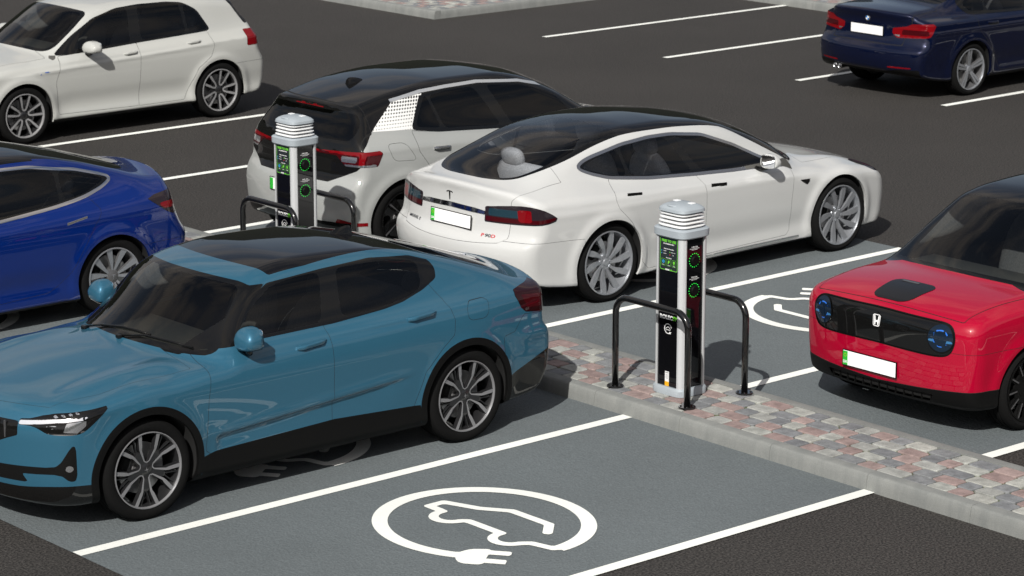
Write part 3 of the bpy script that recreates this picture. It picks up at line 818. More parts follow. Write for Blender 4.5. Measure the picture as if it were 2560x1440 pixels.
def plate(c, end, z, y0=0., w=.52, h=.112, tilt=0., off=.008, green=True, curve=False, dx=None, letters=True):
    """number plate with a green band; end n/t"""
    L2 = c.L/2; x = c.xsolve(abs(y0), z, end)-L2; sg = -1 if end == 'n' else 1
    if dx is not None: x = dx-L2
    root = MB(); root.box((0, 0, 0), (.012, w, h), .003); o = root.build('number_plate', M['white_plate'], c.root)
    # the band sits at the reader's left: for the tail (looking +x->-x) ... local y sign
    m = MB()
    sgn = 1 if end == 'n' else -1
    # reader at the nose looks along +x: left hand is +y ; reader at the tail looks along -x: left hand is -y
    if green: m.box((sg*.0065, sgn*(w/2-.026), 0), (.003, .045, h-.008)); band = m.build('plate_band', M['plate_green'], o)
    if letters:
        T = Matrix.Translation((sg*.0088, sgn*(w/2-.026), -h*.26)) @ Matrix.Rotation(-sgn*math.pi/2, 4, 'Z') @ Matrix.Rotation(math.pi/2, 4, 'X')
        text_mesh('UA', .030, 'plate_lettering', M['plate_dark'], o, T, .0005, .0006)
        m = MB()
        for k in range(12):
            a = k*math.pi/6; m.box((sg*.0085, sgn*(w/2-.026)+.012*math.cos(a), h*.2+.012*math.sin(a)), (.001, .003, .003))
        m.build('plate_stars', M['yellow'], o)
    m = MB()
    for (yy, zz, sy, szz) in ((0, h/2+.002, w+.012, .006), (0, -h/2-.002, w+.012, .006), (w/2+.002, 0, .006, h), (-w/2-.002, 0, .006, h)): m.box((0, yy, zz), (.010, sy, szz))
    m.build('plate_frame', M['black_plastic'], o)
    o.location = (x+sg*off, y0, z); o.rotation_euler = (0, tilt, 0)
    return o
M['yellow'] = pbr('yellow_print', (.7, .6, .02), .5)
# ================================================================ car park
Y0, BW = 12.395, 2.412                 # centre of the first bay line, bay width
KX0, KX1, KH = 13.92, 14.90, .12       # kerbed island between the two rows of charging bays
def asphalt(name, base, var, sc, bumpd, fine=1.0, tint=None):
    m, nt, b, o = new_mat(name)
    tc = nt.nodes.new('ShaderNodeTexCoord')
    n1 = nt.nodes.new('ShaderNodeTexNoise'); n1.inputs['Scale'].default_value = sc; n1.inputs['Detail'].default_value = 3; n1.inputs['Roughness'].default_value = .7
    v = nt.nodes.new('ShaderNodeTexVoronoi'); v.inputs['Scale'].default_value = sc*.55
    n2 = nt.nodes.new('ShaderNodeTexNoise'); n2.inputs['Scale'].default_value = .45; n2.inputs['Detail'].default_value = 5; n2.inputs['Roughness'].default_value = .6
    for q in (n1, v, n2): nt.links.new(tc.outputs['Object'], q.inputs['Vector'])
    r = nt.nodes.new('ShaderNodeValToRGB'); e = r.color_ramp.elements
    e[0].position = .40; e[0].color = (*[k*(1-var) for k in base], 1); e[1].position = .62; e[1].color = (*[k*(1+var*1.3) for k in base], 1)
    nt.links.new(n1.outputs['Fac'], r.inputs['Fac'])
    mr = nt.nodes.new('ShaderNodeMapRange'); mr.inputs[1].default_value = .3; mr.inputs[2].default_value = .7; mr.inputs[3].default_value = .90; mr.inputs[4].default_value = 1.10
    nt.links.new(n2.outputs['Fac'], mr.inputs[0])
    s = nt.nodes.new('ShaderNodeVectorMath'); s.operation = 'SCALE'; nt.links.new(r.outputs[0], s.inputs[0]); nt.links.new(mr.outputs[0], s.inputs['Scale'])
    nt.links.new(s.outputs[0], b.inputs['Base Color']); b.inputs['Roughness'].default_value = .82; b.inputs['Specular IOR Level'].default_value = .35
    ad = nt.nodes.new('ShaderNodeMath'); ad.operation = 'ADD'; nt.links.new(n1.outputs['Fac'], ad.inputs[0]); nt.links.new(v.outputs['Distance'], ad.inputs[1])
    bp = nt.nodes.new('ShaderNodeBump'); bp.inputs['Strength'].default_value = .6*fine; bp.inputs['Distance'].default_value = bumpd
    nt.links.new(ad.outputs[0], bp.inputs['Height']); nt.links.new(bp.outputs[0], b.inputs['Normal'])
    return m
M['asphalt'] = asphalt('dark_asphalt', (.037, .0340, .0312), .70, 62, .009)
M['coating'] = asphalt('grey_bay_coating', (.128, .146, .152), .13, 85, .006, 1.0)
M['line'] = asphalt('white_road_paint', (.86, .87, .82), .04, 90, .003, .5)
M['line_worn'] = M['line']
def kerb_mat():
    m, nt, b, o = new_mat('kerb_concrete')
    tc = nt.nodes.new('ShaderNodeTexCoord')
    n1 = nt.nodes.new('ShaderNodeTexNoise'); n1.inputs['Scale'].default_value = 7; n1.inputs['Detail'].default_value = 8; n1.inputs['Roughness'].default_value = .65
    n2 = nt.nodes.new('ShaderNodeTexNoise'); n2.inputs['Scale'].default_value = 160; n2.inputs['Detail'].default_value = 2
    mp = nt.nodes.new('ShaderNodeMapping'); mp.inputs['Scale'].default_value = (1, 1, .25)
    nt.links.new(tc.outputs['Object'], mp.inputs[0]); nt.links.new(mp.outputs[0], n1.inputs['Vector']); nt.links.new(tc.outputs['Object'], n2.inputs['Vector'])
    r = nt.nodes.new('ShaderNodeValToRGB'); e = r.color_ramp.elements; e[0].position = .3; e[0].color = (.172, .180, .174, 1); e[1].position = .72; e[1].color = (.245, .250, .237, 1)
    nt.links.new(n1.outputs['Fac'], r.inputs['Fac'])
    mx = nt.nodes.new('ShaderNodeMix'); mx.data_type = 'RGBA'; mx.blend_type = 'OVERLAY'; mx.inputs[0].default_value = .25; nt.links.new(r.outputs[0], mx.inputs[6]); nt.links.new(n2.outputs['Fac'], mx.inputs[7])
    nt.links.new(mx.outputs[2], b.inputs['Base Color']); b.inputs['Roughness'].default_value = .85
    bp = nt.nodes.new('ShaderNodeBump'); bp.inputs['Strength'].default_value = .35; bp.inputs['Distance'].default_value = .002; nt.links.new(n2.outputs['Fac'], bp.inputs['Height']); nt.links.new(bp.outputs[0], b.inputs['Normal'])
    return m
M['kerb'] = kerb_mat()
def stone_mat():
    m, nt, b, o = new_mat('paving_stone')
    at = nt.nodes.new('ShaderNodeAttribute'); at.attribute_name = 'col'
    tc = nt.nodes.new('ShaderNodeTexCoord'); n = nt.nodes.new('ShaderNodeTexNoise'); n.inputs['Scale'].default_value = 95; n.inputs['Detail'].default_value = 5; n.inputs['Roughness'].default_value = .8
    n3 = nt.nodes.new('ShaderNodeTexNoise'); n3.inputs['Scale'].default_value = 14; n3.inputs['Detail'].default_value = 4
    nt.links.new(tc.outputs['Object'], n.inputs['Vector']); nt.links.new(tc.outputs['Object'], n3.inputs['Vector'])
    ad = nt.nodes.new('ShaderNodeMath'); ad.operation = 'ADD'; nt.links.new(n.outputs['Fac'], ad.inputs[0]); nt.links.new(n3.outputs['Fac'], ad.inputs[1])
    mr = nt.nodes.new('ShaderNodeMapRange'); mr.inputs[1].default_value = .7; mr.inputs[2].default_value = 1.3; mr.inputs[3].default_value = .62; mr.inputs[4].default_value = 1.32
    nt.links.new(ad.outputs[0], mr.inputs[0]); s = nt.nodes.new('ShaderNodeVectorMath'); s.operation = 'SCALE'
    nt.links.new(at.outputs['Color'], s.inputs[0]); nt.links.new(mr.outputs[0], s.inputs['Scale']); nt.links.new(s.outputs[0], b.inputs['Base Color'])
    b.inputs['Roughness'].default_value = .85
    bp = nt.nodes.new('ShaderNodeBump'); bp.inputs['Strength'].default_value = .5; bp.inputs['Distance'].default_value = .003; nt.links.new(n.outputs['Fac'], bp.inputs['Height']); nt.links.new(bp.outputs[0], b.inputs['Normal'])
    return m
M['stone'] = stone_mat()
def joint_mat():
    m, nt, b, o = new_mat('mossy_joint')
    tc = nt.nodes.new('ShaderNodeTexCoord'); n = nt.nodes.new('ShaderNodeTexNoise'); n.inputs['Scale'].default_value = 9; n.inputs['Detail'].default_value = 5
    nt.links.new(tc.outputs['Object'], n.inputs['Vector']); r = nt.nodes.new('ShaderNodeValToRGB'); e = r.color_ramp.elements
    e[0].position = .42; e[0].color = (.075, .068, .052, 1); e[1].position = .56; e[1].color = (.075, .095, .022, 1); nt.links.new(n.outputs['Fac'], r.inputs['Fac'])
    nt.links.new(r.outputs[0], b.inputs['Base Color']); b.inputs['Roughness'].default_value = 1
    return m
M['joint'] = joint_mat()

def sheet(name, x0, y0, x1, y1, z, mat):
    return struct(mesh_obj(name, [(x0, y0, z), (x1, y0, z), (x1, y1, z), (x0, y1, z)], [(0, 1, 2, 3)], mat))
sheet('asphalt_ground', -400, -400, 900, 900, 0, M['asphalt'])
sheet('grey_bay_surface', 9.12, Y0-.045, KX0+.02, Y0+4*BW+.045, .004, M['coating'])
sheet('grey_bay_surface', KX1-.02, Y0-.045, 19.70, Y0+4*BW+.045, .004, M['coating'])
mb = MB()
def line(x0, x1, y, z=.008, w=.10):
    mb.add([(x0, y-w/2, z), (x1, y-w/2, z), (x1, y+w/2, z), (x0, y+w/2, z)], [(0, 1, 2, 3)])
for k in range(-4, 9):
    y = Y0+k*BW
    line(9.12, KX0+.02, y)
    line(KX1-.02, 19.70, y)
    line(25.87, 30.67+.02, y)
struct(mb.build('bay_line_markings', M['line']))
# the charging symbol: ring, car outline and plug, cut out of a flat sheet along its outline
def symbol_shell():
    n = 84; g = np.linspace(-.86, .86, n); U, V = np.meshgrid(g, g, indexing='ij'); P = np.stack([U.ravel(), V.ravel(), np.zeros(n*n)], 1)
    q = np.arange(n*n).reshape(n, n); a, b, c_, d = q[:-1, :-1].ravel(), q[1:, :-1].ravel(), q[1:, 1:].ravel(), q[:-1, 1:].ravel()
    T = np.concatenate([np.stack([a, b, c_], 1), np.stack([a, c_, d], 1)]); N = np.tile([0., 0, 1], (n*n, 1))
    P0 = [(.44, .17), (.32, .29), (-.055, .29), (-.24, .16), (-.50, .068), (-.50, -.06), (-.395, -.062)]
    arc = lambda cu, a0, a1: [(cu+.118*math.cos(R_(a0+(a1-a0)*k/14)), -.086+.118*math.sin(R_(a0+(a1-a0)*k/14))) for k in range(15)]
    P1 = [(-.395, -.062), (-.352, -.066)]+arc(-.235, 172, 352)+[(-.085, -.066)]
    P2 = [(-.085, -.066), (.250, -.066)]+arc(.368, 172, 350)+[(.53, -.05)]
    P3 = [(.53, -.05), (.705, -.010)]
    fs = [sdline([tuple(p) for p in Q], .034) for Q in (P0, P1, P2, P3)]
    fs += [sdpoly([(.525, -.65), (.645, -.563), (.453, -.318), (.40, -.375), (.36, -.42), (.36, -.53), (.43, -.61)], 0, 1, .025)]
    fs += [sdpoly(p) for p in ([(.45, -.355), (.581, -.256), (.634, -.315), (.50, -.415)], [(.55, -.48), (.681, -.385), (.734, -.445), (.60, -.545)])]
    def f(u, v):
        ring = np.maximum((np.sqrt((u/.78)**2+(v/.715)**2)-1)*.72, (1-np.sqrt((u/.668)**2+(v/.615)**2))*.63)
        # the ring is open between the plug and the nose of the car
        wedge = np.maximum(v-.02*(u > .6)+.01, -(v*math.cos(R_(-52))-u*math.sin(R_(-52))))
        ring = np.maximum(ring, -wedge)
        return np.minimum.reduce([ring]+[k(u, v) for k in fs])
    sh = Shell(P, N, T); ins, _ = sh.cut(f(sh.V[:, 0], sh.V[:, 1])); return ins
SYM = symbol_shell(); SYM_ME = None
def symbol(cx, cy, flip, z=.0085):
    global SYM_ME
    if SYM_ME is None:
        o = mesh_obj('charging_symbol_marking', np.stack([SYM.V[:, 1], -SYM.V[:, 0], SYM.V[:, 2]], 1), SYM.T, M['line']); SYM_ME = o.data
    else:
        o = bpy.data.objects.new('charging_symbol_marking', SYM_ME); COL.objects.link(o)
    o.location = (cx, cy, z); o.rotation_euler = (0, 0, math.pi if flip else 0)
    return struct(o)
for k in range(4):
    yc = Y0+(k+.5)*BW
    symbol(11.50, yc, False); symbol(17.40, yc, True)
# kerbed islands of tumbled paving
def island(x0, y0, x1, y1, sloped=.012):
    kw = .115
    def kerb(name, ax, a0, a1, p, sg):
        """kerb stones along axis ax from a0 to a1, outer face at p facing sg"""
        mb = MB(); L = .915; n = max(1, int(round((a1-a0)/L))); L = (a1-a0)/n
        for i in range(n):
            u0, u1 = a0+i*L+.0015, a0+(i+1)*L-.0015
            prof = [(0, -.02), (.004, .055), (.012, KH-.018), (.022, KH-.004), (.034, KH), (kw, KH), (kw, -.02)]
            V = []; m = len(prof)
            for u in (u0, u1):
                for (d, h) in prof:
                    q = p-sg*d; V.append((q, u, h) if ax == 'y' else (u, q, h))
            mb.add(V, [tuple(range(m)), tuple(range(m, 2*m))]+[(j, (j+1) % m, m+(j+1) % m, m+j) for j in range(m)])
        struct(mb.build(name, M['kerb'], angle=50))
    kerb('kerb', 'y', y0, y1, x0, -1); kerb('kerb', 'y', y0, y1, x1, 1)
    kerb('kerb', 'x', x0+kw, x1-kw, y0, -1); kerb('kerb', 'x', x0+kw, x1-kw, y1, 1)
    a0, b0, a1, b1 = x0+kw, y0+kw, x1-kw, y1-kw
    sheet('joint_bed', a0, b0, a1, b1, KH-.016, M['joint'])
    V = []; F = []; Cc = []
    cols = {'pink': [(.285, .212, .198), (.262, .192, .180), (.30, .226, .210)], 'cream': [(.345, .352, .325), (.315, .32, .30), (.37, .372, .34)], 'grey': [(.185, .192, .20), (.205, .212, .218), (.170, .177, .186)]}
    row = a0; prev = []
    while row < a1-.02:
        d = .149 if row+.149*1.4 < a1 else a1-row
        y = b0-RNG.uniform(0, .12); cur = []; last = ''
        while y < b1:
            l = float(RNG.choice([.15, .18, .215, .24], p=[.3, .3, .25, .15])); u0, u1 = max(y, b0), min(y+l, b1); y += l
            if u1-u0 < .03: continue
            near_ = {k for (p, q, k) in prev if q > u0+.03 and p < u1-.03}; opts = [k for k in cols if k != last and k not in near_] or [k for k in cols if k != last]
            if RNG.random() < .15: opts = [k for k in cols if k != last]
            kind = opts[RNG.integers(len(opts))]; last = kind; cur.append((u0, u1, kind))
            g = .0068; bx = .012; j = lambda s=.004: RNG.uniform(-s, s); h = KH-.002+RNG.uniform(-.002, .002)
            P = [(row+g+j(), u0+g+j()), (row+d-g+j(), u0+g+j()), (row+d-g+j(), u1-g+j()), (row+g+j(), u1-g+j())]
            # rounded outline: 12 points
            O = []
            for i in range(4):
                p, q, r = P[i-1], P[i], P[(i+1) % 4]
                for (s, t) in ((.11, 0), (.035, .035), (0, .11)):
                    O.append((q[0]+(p[0]-q[0])*s+(r[0]-q[0])*t, q[1]+(p[1]-q[1])*s+(r[1]-q[1])*t))
            cx, cy = (P[0][0]+P[2][0])/2, (P[0][1]+P[2][1])/2; n = len(O); b = len(V)
            for (o1, o2) in O: V.append((o1, o2, KH-.022))
            for (o1, o2) in O: V.append((o1+(cx-o1)*.01, o2+(cy-o2)*.01, h-.0035))
            for (o1, o2) in O: V.append((o1+(cx-o1)*.06, o2+(cy-o2)*.06, h))
            c = cols[kind][RNG.integers(3)]; kk = RNG.uniform(.92, 1.08); c = tuple(k*kk for k in c)
            for i in range(n):
                i2 = (i+1) % n
                F.append((b+i, b+i2, b+n+i2, b+n+i)); F.append((b+n+i, b+n+i2, b+2*n+i2, b+2*n+i)); Cc += [c]*8
            F.append(tuple(b+2*n+i for i in range(n))); Cc += [c]*n
        row += d; prev = cur
    me_cols = np.array([(*c, 1) for c in Cc])
    o = mesh_obj('block_paving', V, F, M['stone'], col=me_cols); struct(o)
    bm = bmesh.new(); bm.from_mesh(o.data); bmesh.ops.recalc_face_normals(bm, faces=bm.faces); bm.to_mesh(o.data); bm.free()
island(KX0, 6.0, KX1, 31.7)
island(25.80, 31.60, 30.60, 37.0)
island(30.67, 14.0, 31.65, 37.0)

# ---------------------------------------------------------------- charging posts
M['post_alu'] = pbr('anodised_aluminium', (.60, .61, .62), .42, metal=.25, noise=(300, .06))
M['post_grey'] = pbr('grey_cast_cap', (.34, .38, .41), .55, noise=(300, .05), bump=(500, .3, .001))
M['post_core'] = pbr('louvre_core', (.16, .17, .18), .6); M['post_black'] = pbr('black_acrylic_panel', (.004, .004, .005), .08, coat=1.0)
M['louvre'] = pbr('frosted_white_louvre', (.85, .86, .86), .35)
M['led_green'] = pbr('green_led', (.02, .6, .05), .4, emit=(.02, 1, .08), es=.6)
M['print_white'] = pbr('white_print', (.8, .8, .8), .5)
M['print_green'] = pbr('green_print', (.16, .62, .04), .5)
M['print_dark'] = pbr('screen_panel', (.022, .028, .030), .25, coat=.6)
M['print_orange'] = pbr('orange_print', (.85, .42, .01), .5)
M['print_blue'] = pbr('blue_print', (.03, .30, .6), .5)
M['print_red'] = pbr('red_print', (.6, .02, .03), .5)
def squircle(hx, hy, e=.5, n=32, bow=0.0):
    P = []
    for i in range(n):
        a = 2*math.pi*(i+.5)/n; c, s = math.cos(a), math.sin(a)
        P.append((hx*math.copysign(abs(c)**e, c), hy*math.copysign(abs(s)**e, s)))
    return P
def ring_stack(mb, rings):
    """rings: list of (outline pts, z): skin through them with caps"""
    n = len(rings[0][0]); V = [(x, y, z) for P, z in rings for x, y in P]; F = []
    for i in range(len(rings)-1):
        for k in range(n): F.append((i*n+k, i*n+(k+1) % n, (i+1)*n+(k+1) % n, (i+1)*n+k))
    F += [tuple(range(n))[::-1], tuple((len(rings)-1)*n+k for k in range(n))]
    mb.add(V, F)
FX = Matrix.Rotation(-math.pi/2, 4, 'Z') @ Matrix.Rotation(math.pi/2, 4, 'X')   # text reading on the -x face
FY = Matrix.Rotation(math.pi/2, 4, 'X')                                          # text reading on the -y face
def ev_emblem(s, name, parent, M4, mat):
    """round charging emblem: ring, little car and plug, drawn in the xy plane, s = outer radius"""
    m = MB(); m.T = M4; n = 40; V = []
    for i in range(n+1):
        a = R_(-55)-R_(290)*i/n; V += [(s*math.cos(a), s*math.sin(a), 0), (s*.84*math.cos(a), s*.84*math.sin(a), 0)]
    m.add(V, [(2*i, 2*i+1, 2*i+3, 2*i+2) for i in range(n)])
    P = [(-.62, -.15), (-.60, .05), (-.35, .10), (-.15, .32), (.25, .32), (.42, .10), (.62, .02), (.62, -.18), (.45, -.18), (.38, -.30), (.22, -.30), (.15, -.18), (-.15, -.18), (-.22, -.30), (-.38, -.30), (-.45, -.18), (-.62, -.15)]
    P = [Vector(p)*s for p in P]; V = []; w = s*.05
    for i, p in enumerate(P):
        a = (p-P[i-1]).normalized() if i else (P[1]-p).normalized(); b = (P[i+1]-p).normalized() if i < len(P)-1 else a
        t = (a+b).normalized(); nn = Vector((-t.y, t.x)); V += [(*(p+nn*w), .0003), (*(p-nn*w), .0003)]
    m.add(V, [(2*i, 2*i+1, 2*i+3, 2*i+2) for i in range(len(P)-1)])
    m.add([(s*x, s*y, .0005) for x, y in [(.35, -.95), (.75, -.95), (.75, -.6), (.5, -.5), (.35, -.65)]], [(0, 1, 2, 3, 4)])
    m.add([(s*x, s*y, .0005) for x, y in [(.75, -.7), (.95, -.6), (.92, -.52), (.72, -.62)]], [(0, 1, 2, 3)])
    return m.build(name, mat, parent)
def charger(loc, label):
    r = empty('charging_post', label, 'charging post', loc, 0, 'charging posts on the paved island')
    hx, hy = .135, .150
    m = MB(); ring_stack(m, [(squircle(hx+.020, hy+.020, .42), 0), (squircle(hx+.022, hy+.022, .42), .045), (squircle(hx+.012, hy+.012, .42), .06)]); m.build('base_plinth', M['post_grey'], r, angle=40)
    m = MB(); ring_stack(m, [(squircle(hx+.016, hy+.016, .42), -.004), (squircle(hx+.016, hy+.016, .42), .002)]); m.build('base_gasket', M['gap'], r)
    # four rounded corner columns
    for sx in (-1, 1):
        for sy in (-1, 1):
            m = MB(); c0 = .040
            P = [(0, 0), (c0+.006, 0), (c0+.006, .012)]+[(c0*math.cos(a)+.004, c0*math.sin(a)+.004) for a in [R_(k) for k in range(10, 90, 10)]]+[(.012, c0+.006), (0, c0+.006)]
            pts = [(sx*(hx-c0-.004+x), sy*(hy-c0-.004+y)) for x, y in P]
            if sx*sy < 0: pts = pts[::-1]
            m.prism(pts, .058, 1.222); m.build('corner_column', M['post_alu'], r, angle=30)
    for nm, c, d in (('front_panel', (-hx+.014, 0), (.012, 2*hy-.080)), ('front_panel', (hx-.014, 0), (.012, 2*hy-.080))):
        m = MB(); m.box((c[0], c[1], .64), (d[0], d[1], 1.165), .003); fp = m.build(nm, M['post_black'], r)
        if c[0] < 0: front_panel = fp
    for sy in (-1, 1):
        m = MB(); m.box((0, sy*(hy-.018), .64), (2*hx-.078, .012, 1.165), .002); sp_ = m.build('socket_panel', M['post_black'], r)
        if sy < 0: sock = sp_
        else: continue
    m = MB(); m.box((0, 0, .64), (2*hx-.05, 2*hy-.055, 1.16)); m.build('inner_body', M['dark_void'], r)
    # collar, louvres, cap
    m = MB(); ring_stack(m, [(squircle(hx+.014, hy+.014, .42), 1.205), (squircle(hx+.024, hy+.024, .42), 1.215), (squircle(hx+.026, hy+.026, .42), 1.265), (squircle(hx+.014, hy+.014, .42), 1.275)]); m.build('collar', M['post_grey'], r, angle=35)
    m = MB(); ring_stack(m, [(squircle(hx-.035, hy-.035, .42), 1.265), (squircle(hx-.035, hy-.035, .42), 1.40)]); m.build('lamp_core', M['post_core'], r, angle=35)
    for k in range(4):
        z = 1.285+k*.029; m = MB()
        ring_stack(m, [(squircle(hx-.03, hy-.03, .42), z+.006), (squircle(hx-.002-k*.003, hy-.002-k*.003, .42), z), (squircle(hx-.001-k*.003, hy-.001-k*.003, .42), z+.007), (squircle(hx-.03, hy-.03, .42), z+.013)]); m.build('louvre', M['louvre'], r, angle=50)
    m = MB(); ring_stack(m, [(squircle(hx-.012, hy-.012, .42), 1.392), (squircle(hx-.002, hy-.002, .42), 1.396), (squircle(hx-.006, hy-.006, .42), 1.416), (squircle(hx-.022, hy-.022, .45), 1.432), (squircle(hx-.05, hy-.05, .5), 1.446), (squircle(.03, .03, .7), 1.452)]); cap = m.build('cap', M['post_grey'], r, angle=30)
    m = MB(); m.blob((-.055, .01, 1.437), (.13, .12, .022), .8, .8, 8, 20); m.build('cap_dimple', M['post_grey'], cap, smooth=True)
    for (x, y) in ((.035, -.065), (.03, .085)):
        m = MB(); m.box((x, y, 1.450), (.045, .045, .006), .002); m.build('cap_light', M['louvre'], cap)
    # screen with its printed notice
    X = -hx+.0075
    def rrect(w, h, rad, n=5):
        P = []
        for (cx, cy, a0) in ((w/2-rad, h/2-rad, 0), (-w/2+rad, h/2-rad, 90), (-w/2+rad, -h/2+rad, 180), (w/2-rad, -h/2+rad, 270)):
            for i in range(n+1): a = R_(a0+90*i/n); P.append((cx+rad*math.cos(a), cy+rad*math.sin(a)))
        return P
    zc = 1.078; A = Matrix.Translation((X, 0, zc)) @ FX
    m = MB(); m.T = A; m.prism(rrect(.196, .262, .014), 0, .0022); scr = m.build('notice_screen', M['print_dark'], front_panel)
    m = MB(); m.T = Matrix.Translation((-.0026, 0, 0)) @ A
    O, I = rrect(.186, .252, .014), rrect(.179, .245, .012); n = len(O)
    m.add([(x, y, 0) for x, y in O]+[(x, y, 0) for x, y in I], [(i, (i+1) % n, n+(i+1) % n, n+i) for i in range(n)]); m.build('screen_border', M['print_green'], scr)
    def tx(t, u, v, s, mat, par=scr, name='printed_text', bold=.0, sh=0., xs=1., Xo=-.003): text_mesh(t, s, name, mat, par, Matrix.Translation((X+Xo, 0, zc)) @ FX @ Matrix.Translation((u, v, 0)), .0003, bold, sh, 1., xs)
    tx('FREE TO USE', 0, .095, .026, M['print_green'], bold=.0008, xs=1.02)
    tx('EV CHARGING POINT', 0, .073, .0115, M['print_white'], bold=.0004)
    tx('Charge point status colours', 0, .036, .0095, M['print_white'], bold=.0003)
    for i, (u, v, mt, t) in enumerate(((-.075, .018, 'print_blue', 'Available'), (-.075, -.002, 'print_blue', 'Charging'), (.012, .014, 'print_green', 'Ready to use'), (.012, -.006, 'print_red', 'Fault'))):
        q = MB(); q.T = Matrix.Translation((-.003, 0, 0)) @ A @ Matrix.Translation((u, v, 0)); q.lathe([(0, .0004), (.0042, .0004), (.0042, 0)], n=12); q.build('status_dot', M[mt], scr)
        tx(t, u+.034, v, .0085, M['print_white'])
    tx('How to charge', 0, -.032, .0095, M['print_white'], bold=.0003)
    for i, u in enumerate((-.056, 0, .056)):
        q = MB(); q.T = Matrix.Translation((-.003, 0, 0)) @ A @ Matrix.Translation((u, -.068, 0)); O, I = rrect(.044, .052, .007), rrect(.041, .049, .006); n = len(O)
        q.add([(x, y, 0) for x, y in O]+[(x, y, 0) for x, y in I], [(k, (k+1) % n, n+(k+1) % n, n+k) for k in range(n)]); q.build('step_frame', M['print_green'], scr)
        q = MB(); q.T = Matrix.Translation((-.0032, 0, 0)) @ A @ Matrix.Translation((u, -.064, 0))
        if i == 0: q.lathe([(.005, 0), (.013, 0)], n=12)
        elif i == 1: q.add([(-.010, -.010, 0), (-.004, -.014, 0), (.012, .004, 0), (.006, .014, 0), (-.006, .010, 0)], [(0, 1, 2, 3, 4)])
        else: q.lathe([(0, 0), (.010, 0)], (0, .004, 0), n=10); q.add([(-.005, -.014, 0), (.005, -.014, 0), (.005, -.006, 0), (-.005, -.006, 0)], [(0, 1, 2, 3)])
        q.build('step_icon', M['print_blue'] if i == 0 else M['print_green'], scr)
        tx(('Plug in', 'Charge', 'Unplug')[i], u, -.087, .0075, M['print_white'])
    tx('ROLEC', -.012, -.1215, .0135, M['print_white'], bold=.0008); tx('EV', .026, -.1215, .0135, M['print_green'], bold=.0006, sh=.25)
    # maker's name lower down, round emblem, asset sticker
    Z2 = .590
    def tf(t, u, z, s, mat, bold=0., sh=0., xs=1.): text_mesh(t, s, 'printed_text', mat, front_panel, Matrix.Translation((X-.0006, 0, z)) @ FX @ Matrix.Translation((u, 0, 0)), .0003, bold, sh, 1., xs)
    tf('ROLEC', -.020, Z2, .042, M['print_white'], .0022, 0, 1.05); tf('EV', .068, Z2, .042, M['print_green'], .0014, .25, .95)
    ev_emblem(.040, 'round_emblem', front_panel, Matrix.Translation((X-.0008, 0, Z2-.085)) @ FX, M['print_white'])
    m = MB(); m.box((X-.0006, .005, .125), (.0012, .042, .098)); st = m.build('asset_sticker', M['print_white'], front_panel)
    m = MB(); m.box((X-.0015, .005, .079), (.0012, .042, .034)); m.build('sticker_band', M['print_orange'], st)
    text_mesh('ROLEC', .010, 'printed_text', M['gap'], st, Matrix.Translation((X-.0016, .005, .164)) @ FX, .0002, .0003)
    for k in range(4): 
        m = MB(); m.box((X-.0014, .005, .148-k*.009), (.0006, .026-.004*(k % 2), .0022)); m.build('sticker_rule', M['gap'], st)
    text_mesh('!', .016, 'printed_text', M['gap'], st, Matrix.Translation((X-.0024, .012, .079)) @ FX, .0002, .0003)
    # sockets
    Yf = -hy+.0115
    for (z, t) in ((1.035, 'TYPE 2 32A'), (.806, 'TYPE 2 32A')):
        m = MB(); m.lathe([(0, -.020), (.034, -.020), (.038, -.016), (.040, 0)], (0, Yf, z), 'y', 32); so_ = m.build('socket', M['black_plastic'], sock, angle=35)
        m = MB(); m.box((0, Yf-.019, z+.020), (.050, .006, .014), .003); m.build('socket_flap', M['black_plastic'], so_)
        for k in range(16):
            a = 2*math.pi*k/16; m = MB(); m.lathe([(0, -.003), (.0028, -.003), (.0034, 0)], (.0515*math.cos(a), Yf, z+.0515*math.sin(a)), 'y', 8); m.build('led', M['led_green'], so_)
        text_mesh(t, .013, 'printed_text', M['print_white'], sock, Matrix.Translation((0, Yf-.0012, z+.100)) @ FY, .0002, .0004)
        for k, tt in enumerate(('PLUG IN TO START CHARGING', 'UNPLUG TO STOP')):
            text_mesh(tt, .0068, 'printed_text', M['print_white'], sock, Matrix.Translation((0, Yf-.0012, z+.088-k*.008)) @ FY, .0002, .0002)
    return r
M['hoop'] = pbr('black_powder_coat', (.006, .006, .006), .16, coat=.8)
def hoop(x, y0, y1, label):
    r = empty('bollard_hoop', label, 'hoop barrier', (x, (y0+y1)/2, KH), 0, 'black hoops guarding the charging posts')
    d = (y1-y0)/2; H = .708; rb = .13; P = [(0, -d, .004)]
    for k in range(9): a = R_(90*k/8); P.append((0, -d+rb-rb*math.cos(a), H-rb+rb*math.sin(a)))
    for k in range(9): a = R_(90-90*k/8); P.append((0, d-rb+rb*math.cos(a), H-rb+rb*math.sin(a)))
    P.append((0, d, .004)); m = MB(); m.tube(P, .0255, 20); m.build('hoop_tube', M['hoop'], r, smooth=True)
    for s in (-1, 1):
        m = MB(); m.lathe([(0, .013), (.062, .013), (.066, .009), (.066, 0)], (0, s*d, 0), 'z', 36); f = m.build('base_flange', M['hoop'], r, angle=35)
        for k in range(4):
            a = R_(45+90*k); m = MB(); m.lathe([(0, .009), (.006, .008), (.0085, .0)], (.047*math.cos(a), s*d+.047*math.sin(a), .013), 'z', 10); m.build('bolt', M['hoop'], f, angle=35)
    return r
charger((14.415, 14.765, KH), 'grey and black charging post on the paving between the blue-grey saloon and the red car')
charger((14.415, 19.58, KH), 'grey and black charging post on the paving behind the roof of the blue-grey saloon')
hoop(14.135, 14.395, 15.175, 'black hoop in front of the nearer charging post, on the kerb side')
hoop(14.735, 14.395, 15.175, 'black hoop behind the nearer charging post, beside the empty bay')
